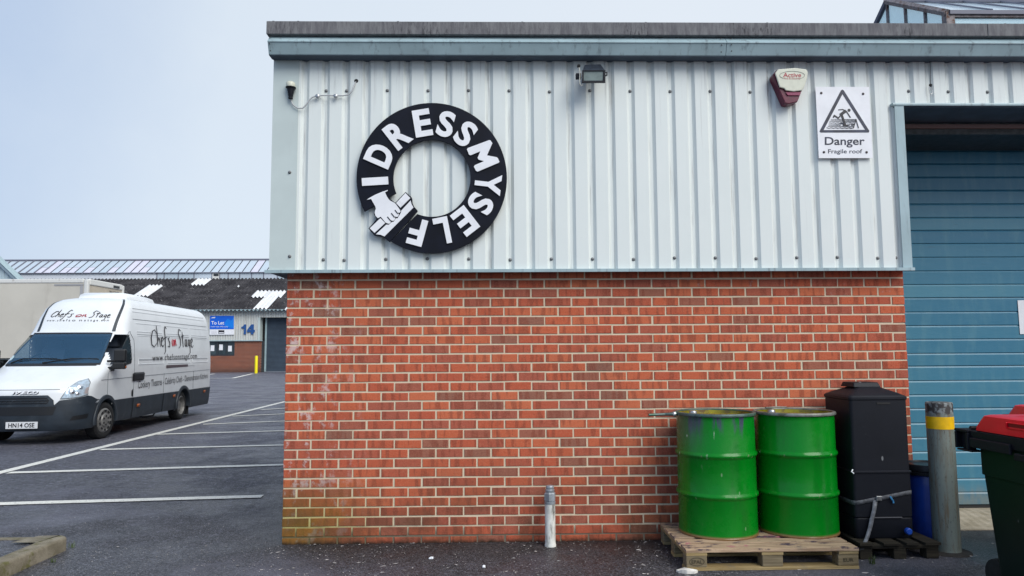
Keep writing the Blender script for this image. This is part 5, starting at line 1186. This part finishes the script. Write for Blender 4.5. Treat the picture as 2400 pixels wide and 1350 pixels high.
ribbed(x_cl, XB, zdh, ez - .1, YB - .12, .21, .05).obj('cladding', FRCLAD, B14)
MB().mm((XA, YB - .16, clz - .02), (x_br + .1, YB + .0, clz + .05)).obj('drip_flashing', FLASH, B14)
MB().mm((x_cl - .05, YB - .14, clz + .05), (x_cl + .12, YB + .6, zdh)).obj('door_jamb', CORNER, B14)
MB().mm((XA, YB - .42, ez - .16), (XB, YB - .18, ez + .05)).obj('gutter', FLASH, B14)
sh = MB(); x0 = at(622, 800, YB + .6).x; zz = 0.0; pr_ = []
for i in range(44):
    z = .05 + i * (zdh - .05) / 44; h = (zdh - .05) / 44; pr_ += [(YB + .60, z), (YB + .575, z + h * .35), (YB + .575, z + h * .65), (YB + .60, z + h * .98)]
n = len(pr_); sh.add([(x, y, z) for x in (x0, x0 + 4.6) for y, z in pr_], [(i, n + i, n + i + 1, i + 1) for i in range(n - 1)]); sh.obj('roller_shutter', FARDOOR, B14)
MB().mm((x0 - .02, YB + .52, 0), (x0 + .12, YB + .66, zdh)).obj('shutter_guide', FLASH, B14); MB().mm((x0, YB + .5, -.02), (x0 + 4.6, YB + .62, .05)).obj('shutter_sill', STEEL, B14)
MB().mm((x_br, YB + .1, -.1), (x0 - .03, YB + .7, clz)).obj('reveal', M('dark_reveal', (.03, .035, .04), .7), B14)
MB().mm((XA, YB + .75, -.1), (XB, YB + 1.0, ez)).obj('inner_wall', BLACKR, B14)
MB().mm((x0 + 4.62, YB, -.1), (XB, YB + .3, clz)).obj('brick_wall', FRBRK, B14); ribbed(x0 + 4.62, XB, clz, zdh - .002, YB - .12, .21, .05).obj('cladding', FRCLAD, B14); MB().mm((x0 + 4.60, YB - .1, clz), (x0 + 4.72, YB + .6, zdh)).obj('door_jamb', CORNER, B14)
wf = MB(); wf.mm((x_w0, YB + .02, z_w0), (x_w1, YB + .12, z_w0 + .12)); wf.mm((x_w0, YB + .02, clz - .10), (x_w1, YB + .12, clz - .021)); xs_ = [at(v, 815, YB).x for v in (481, 490, 507, 511, 528.5, 532, 547.5, 550)]
for a, b in zip(xs_[0::2], xs_[1::2]): wf.mm((a, YB + .015, z_w0 + .0), (b, YB + .125, clz - .022))
wo = wf.obj('window', M('window_frame_dark', (.025, .032, .038), .5), B14)
for a, b in zip(xs_[1::2], xs_[2::2]): MB().mm((a, YB + .07, z_w0 + .12), (b, YB + .09, clz - .1)).obj('pane', M('window_glass_far', (.035, .05, .055), .15, var=(1, .5)), wo)
for x, y in ((498, 816), (518, 814), (539, 817)): q = at(x, y, YB + .05); MB().mm((q.x - .155, YB + .045, q.z - .24), (q.x + .155, YB + .055, q.z + .24)).obj('posted_sheet', PAPER, wo)
# corrugated roof, sheet rows with lighter replacement sheets
pit = .42; yr0 = YB - .35
def rp3(px, py):
    "where the line of sight through a photograph point meets the roof slope"
    d = ray(px, py); k = (ez + pit * (CAM.y - yr0) - CAM.z) / (d.z - pit * d.y); return CAM + d * k
ridge_y = rp3(560, 655).y
def corr(xa, xb, ya, yb, lift=0, amp=.085, pitch=.34):
    mb = MB(); n = int((xb - xa) / pitch * 4); xs2 = [xa + (xb - xa) * i / n for i in range(n + 1)]
    f = lambda x, y: (x, y, ez + pit * (y - yr0) + lift + amp * math.sin(2 * PI * x / pitch))
    m_ = n + 1; return mb.add([f(x, y) for y in (ya, yb) for x in xs2], [(i, i + 1, m_ + i + 1, m_ + i) for i in range(n)])
rows_y = [rp3(560, v).y for v in (728, 699, 668, 655)]
rows_y[0] = yr0 - .25
for i, (a, b) in enumerate(zip(rows_y, rows_y[1:])): corr(XA, XB, a, b + .15, lift=.03 * i).obj('roof_sheet', ROOFS, B14)
for quad in (((593, 726), (612, 699), (650, 699), (629, 726)), ((588, 699), (603, 684), (637, 684), (622, 699)), ((624, 699), (638, 684), (672, 684), (660, 699)), ((312, 696), (340, 671), (375, 671), (345, 696)), ((445, 670), (458, 655.5), (495, 655.5), (482, 670)), ((556, 674), (561, 671), (567, 671), (561, 674)), ((667, 728), (672, 719), (690, 719), (690, 728))):
    p0, p1, p2, p3 = [rp3(*q) for q in quad]; corr(p0.x, p3.x, p0.y, p1.y, lift=.10).obj('rooflight_sheet', ROOFW, B14)
# north-light lantern along the ridge
ly = ridge_y + .1; lz0 = ez + pit * (ly - yr0) - .3
lzt = at(560, 637, ly).z; xm = at(368, 645, ly).x
ln = MB().mm((XA, ly + .02, lz0), (xm, ly + .10, lzt)).obj('lantern', M('lantern_sheet', (.66, .70, .76), .6, var=(1, .06)), B14)
xs3 = [at(v, 645, ly).x for v in (368, 385, 418, 455, 497, 515, 535, 562, 590, 618, 650, 690)]
for i, (a, b) in enumerate(zip(xs3, xs3[1:])):
    if i == 4:
        MB().mm((a + .03, ly - .02, lz0), (b - .03, ly + .1, lzt - .05)).obj('louvre', TRIM, ln); MB().mm((a + .15, ly - .04, (lz0 + lzt) / 2 + .1), (b - .1, ly - .021, (lz0 + lzt) / 2 + .32)).obj('louvre_slot', DARKSTEEL, ln)
    else: MB().mm((a + .04, ly, lz0), (b - .04, ly + .04, lzt)).obj('pane', PANE, ln)
    MB().mm((a - .04, ly - .03, lz0), (a + .04, ly + .06, lzt)).obj('glazing_bar', BARM, ln)
MB().mm((xs3[-1] + .1, ly, lz0), (XB, ly + .08, lzt)).obj('lantern_wall', PANE, ln)
lp = .62
def lp3(px, py):
    d = ray(px, py); k = (lzt + lp * (CAM.y - ly) - CAM.z) / (d.z - lp * d.y); return CAM + d * k
top = lp3(330, 611); bx_ = lp3(300, 637); 
pxs = [-46 + 18.6 * i for i in range(64)]
whites = {5: 1, 10: 2, 11: 2, 24: 1, 29: 1}
for i, x in enumerate(pxs):
    a = lp3(x, 637); b = lp3(x + 18.6, 637); wpan = a.x; w_ = b.x - a.x
    mt = PANEW if i in (8, 18, 19, 34) else PANE
    P = [Vector((a.x + .05, ly - .1, lzt - .06)), Vector((b.x - .05, ly - .1, lzt - .06)), Vector((b.x - .05, top.y, top.z)), Vector((a.x + .05, top.y, top.z))]
    if i in (7, 10, 11, 13, 16, 20):                              # panes patched with white sheet at the foot
        M1 = P[0].lerp(P[3], .45); M2 = P[1].lerp(P[2], .45)
        MB().prism([P[0], P[1], M2, M1], (0, 0, -.02)).obj('pane', PANEW, ln); MB().prism([M1 + Vector((0, .03, .03)), M2 + Vector((0, .03, .03)), P[2], P[3]], (0, 0, -.02)).obj('pane', PANE, ln)
    else: MB().prism(P, (0, 0, -.02)).obj('pane', mt, ln)
    MB().tube([P[0] + Vector((-.05, -.03, .03)), P[3] + Vector((-.05, 0, .05))], 0.05 if i < 9 else .012, 5).obj('glazing_bar', BARM, ln)
MB().tube([(XA, top.y, top.z + .08), (XB + 8, top.y, top.z + .08)], .09, 6).obj('ridge_rail', BARM, ln)
MB().tube([(XA, ly - .1, lzt - .08), (XB, ly - .1, lzt - .08)], .05, 6).obj('sill_rail', BARM, ln)
MB().add([(XA, top.y, top.z), (XB, top.y, top.z), (XB, top.y + 4, top.z - 3), (XA, top.y + 4, top.z - 3)], [(0, 1, 2, 3)]).obj('roof', ROOFS, B14)
# signs on unit 14
YT = YB - .2
TS = thing('to_let_board', 'blue and white To Let board on the far warehouse wall', 'sign', tuple(at(520, 762, YT)))
Z7 = lambda x, y, d=0: at(480 + x / 11.25, 730 + y / 11.25, YT - d)
MB().prism([Z7(140, 112), Z7(770, 112), Z7(768, 612), Z7(125, 616)], (0, .06, 0)).obj('sign_board', SIGNWHT, TS)
MB().prism([Z7(140, 114, .004), Z7(769, 114, .004), Z7(768, 466, .004), Z7(132, 466, .004)], (0, -.012, 0)).obj('blue_panel', M('sign_blue', (.0, .115, .66), .4), TS)
MB().prism([Z7(520, 300, .017), Z7(600, 190, .017), Z7(700, 240, .017), Z7(768, 150, .017), Z7(767, 440, .017), Z7(540, 400, .017)], (0, -.003, 0)).obj('lighter_blob', M('sign_light_blue', (.0, .20, .75), .4), TS)
for t_, x0, y0, x1, y1, bd, mt in (('To Let', 170, 255, 510, 345, .02, SIGNWHT), ('10,247 sq.ft. (952 sq.m)', 160, 388, 608, 420, .015, SIGNWHT), ('To Let', 650, 405, 730, 422, 0, SIGNWHT)):
    if t_ == 'To Let' and x0 == 650: continue
    mb = MB(); text_into(mb, t_, lambda u, v: Z7(x0 + (x1 - x0) * u, y1 + (y0 - y1) * v, .024), bold=bd); mb.obj('lettering', mt, TS)
MB().prism([Z7(165, 178, .024), Z7(190, 155, .024), Z7(285, 143, .024), Z7(262, 178, .024)], (0, -.003, 0)).obj('emblem', SIGNWHT, TS)
MB().prism([Z7(360, 495, .004), Z7(515, 495, .004), Z7(513, 585, .004), Z7(360, 585, .004)], (0, -.006, 0)).obj('black_panel', INK2, TS)
MB().prism([Z7(375, 550, .012), Z7(500, 550, .012), Z7(500, 572, .012), Z7(375, 572, .012)], (0, -.003, 0)).obj('panel_text_bar', SIGNWHT, TS)
for y in (515, 545, 575): MB().prism([Z7(165, y, .004), Z7(320, y, .004), Z7(320, y + 6, .004), Z7(165, y + 6, .004)], (0, -.004, 0)).obj('small_print', M('pale_print', (.5, .48, .52), .6), TS)
UN = thing('unit_number', 'large blue number 14 on the far warehouse cladding', 'number', tuple(at(581, 772, YT)))
for nm, pieces in (('numeral', [[(1040, 340), (1090, 340), (1080, 600), (1022, 605), (1034, 440), (965, 446), (962, 408), (1012, 388)]]), ('numeral', [[(1225, 340), (1290, 340), (1280, 600), (1215, 605)], [(1115, 490), (1318, 482), (1316, 540), (1115, 546)], [(1225, 340), (1250, 392), (1170, 487), (1115, 490)]])):
    mb = MB()
    for i, pc_ in enumerate(pieces): mb.prism([Z7(*p, .002 * i) for p in pc_], (0, .06, 0))
    mb.obj(nm, BLUEINK, UN)
q = onz(600, 875); q2 = at(600, 834, q.y)
YBo = thing('yellow_bollard', 'bright yellow post at the corner of the far shutter doorway', 'bollard', (q.x, q.y, 0))
MB().lathe([(.115, -.05), (.115, q2.z - .05), (.10, q2.z), (.001, q2.z + .01)], 20, T(q.x, q.y, 0), cap=False).obj('post', YELB, YBo, smooth=40)

# gabled shed at the far left
GY = 53.0
GS = thing('gabled_shed', 'pale blue ribbed shed gable behind the cream truck', 'building', (-30, GY, 0))
g0 = at(0, 612, GY); g1 = at(45, 655, GY); sl_ = (g1.z - g0.z) / (g1.x - g0.x); xe = g1.x + 2.2; ze = g1.z + sl_ * 2.2; xr_ = g0.x - 6; zr_ = g0.z - 6 * sl_
gm = MB(); x = 2 * xr_ - xe; P = []
hz_ = lambda x: (zr_ + sl_ * abs(x - xr_)) - .12
while x < xe: P += [(x, GY), (x + .18, GY), (x + .21, GY + .05), (x + .29, GY + .05)]; x += .32
n = len(P); gm.add([(a, b, 0) for a, b in P] + [(a, b, hz_(a)) for a, b in P], [(i, i + 1, n + i + 1, n + i) for i in range(n - 1)]); gm.obj('gable_wall', M('shed_sheet', (.42, .52, .56), .5), GS)
for s_ in (1, -1):
    xx = xr_ + s_ * (xe - xr_)
    MB().prism([(xr_, GY - .25, zr_), (xx, GY - .25, ze), (xx, GY - .25, ze - .28), (xr_, GY - .25, zr_ - .28)], (0, .2, 0)).obj('barge_board', M('barge_blue_grey', (.22, .29, .34), .5), GS)
    MB().prism([(xr_, GY - .3, zr_ + .02), (xx, GY - .3, ze + .02), (xx, GY - .3, ze + .06), (xr_, GY - .3, zr_ + .06)], (0, 1.0, 0)).obj('roof', FLASH, GS)
MB().mm((xe - .2, GY + .1, 0), (xe - .1, GY + .9, ze - .1)).obj('side_wall', FRCLAD, GS)

# ---------------------------------------------------------------- loose things on the ground
chip = MB(); r = random.Random(3)
def flake(x, y, L, w, a, z=.003, h=.004):
    c, s = math.cos(a), math.sin(a); P = []
    for u, v in ((-1, -.6), (.2, -1), (1, -.1), (.3, .9), (-.8, .7)):
        u *= L * r.uniform(.6, 1); v *= w * r.uniform(.6, 1); P.append((x + u * c - v * s, y + u * s + v * c, z + h * r.uniform(.1, 1)))
    chip.add(P, [(0, 1, 2, 3, 4)])
for i in range(3000):
    y = -abs(r.gauss(0, .75)) - .01; x = r.uniform(-2.2, 6.2)
    if y < -3: continue
    L = r.uniform(.002, .0068) * (1 if r.random() < .95 else 2.5); flake(x, y, L, L * r.uniform(.3, .9), r.uniform(0, PI))
for i in range(170):
    x = r.uniform(-.2, 3.4) if i % 2 else r.uniform(2.2, 5.6); y = -r.uniform(.02, 1.1)
    flake(x, y, r.uniform(.012, .032), r.uniform(.0015, .004), r.gauss(0, .5), .004, .008)
for i in range(1500):
    x = r.uniform(-3.5, .5); y = r.uniform(-1.6, 6); L = r.uniform(.003, .008); flake(x, y, L, L * .6, r.uniform(0, PI))
o = chip.obj('gravel_chips', CHIPM); tag(o, 'pale wood flakes and grit scattered on the asphalt', kind='stuff')
def scrap(px, py, w, h, lab, mt=LITM, seed=1, z=.012, name='litter'):
    q = onz(px, py); r2 = random.Random(seed); mb = MB(); n = 11; P = []
    for i in range(n):
        a = 2 * PI * i / n; k = r2.uniform(.72, 1.1); P.append((q.x + w * k * math.cos(a), q.y + h * k * math.sin(a), z + r2.uniform(-.006, .01)))
    c = (q.x, q.y, z + .012); mb.add([(a, b, .001) for a, b, _ in P] + P + [c], [(i, (i + 1) % n, n + (i + 1) % n, n + i) for i in range(n)] + [(n + i, n + (i + 1) % n, 2 * n) for i in range(n)])
    return tag(mb.obj(name, mt), lab, 'litter')
scrap(1612, 1342, .085, .035, 'crumpled off-white packing scrap in front of the pale pallet', LITM, 4, .018, 'packing_scrap')
scrap(1010, 1310, .018, .008, 'tiny white scrap on the asphalt in front of the brick wall', PAPER, 5, .005, 'paper_scrap')
scrap(1134, 1330, .011, .009, 'small white pebble-like scrap near the front edge of the asphalt', PAPER, 6, .006, 'paper_scrap')
for px, py, nb, hgt, lab in ((2046, 1322, 26, .07, 'small grass tuft at the foot of the water butt pallet'), (168, 1283, 10, .05, 'little weed sprouting at the end of the kerb corner'), (122, 1318, 14, .035, 'mossy weed growing along the kerb face')):
    q = onz(px, py); mb = MB(); r2 = random.Random(px)
    for i in range(nb):
        a = r2.uniform(0, 2 * PI); b = Vector((q.x + r2.uniform(-.02, .02), q.y + r2.uniform(-.012, .012), 0)); h = hgt * r2.uniform(.5, 1); d = Vector((math.cos(a), math.sin(a), 0)) * h * r2.uniform(.2, .8); w = Vector((-math.sin(a), math.cos(a), 0)) * .0022
        mb.add([b + w, b - w, b + d * .5 + Vector((0, 0, h * .7)) - w * .7, b + d * .5 + Vector((0, 0, h * .7)) + w * .7, b + d + Vector((0, 0, h))], [(0, 1, 2, 3), (3, 2, 4)])
    tag(mb.obj('grass_tuft', GRASS), lab, 'plant')
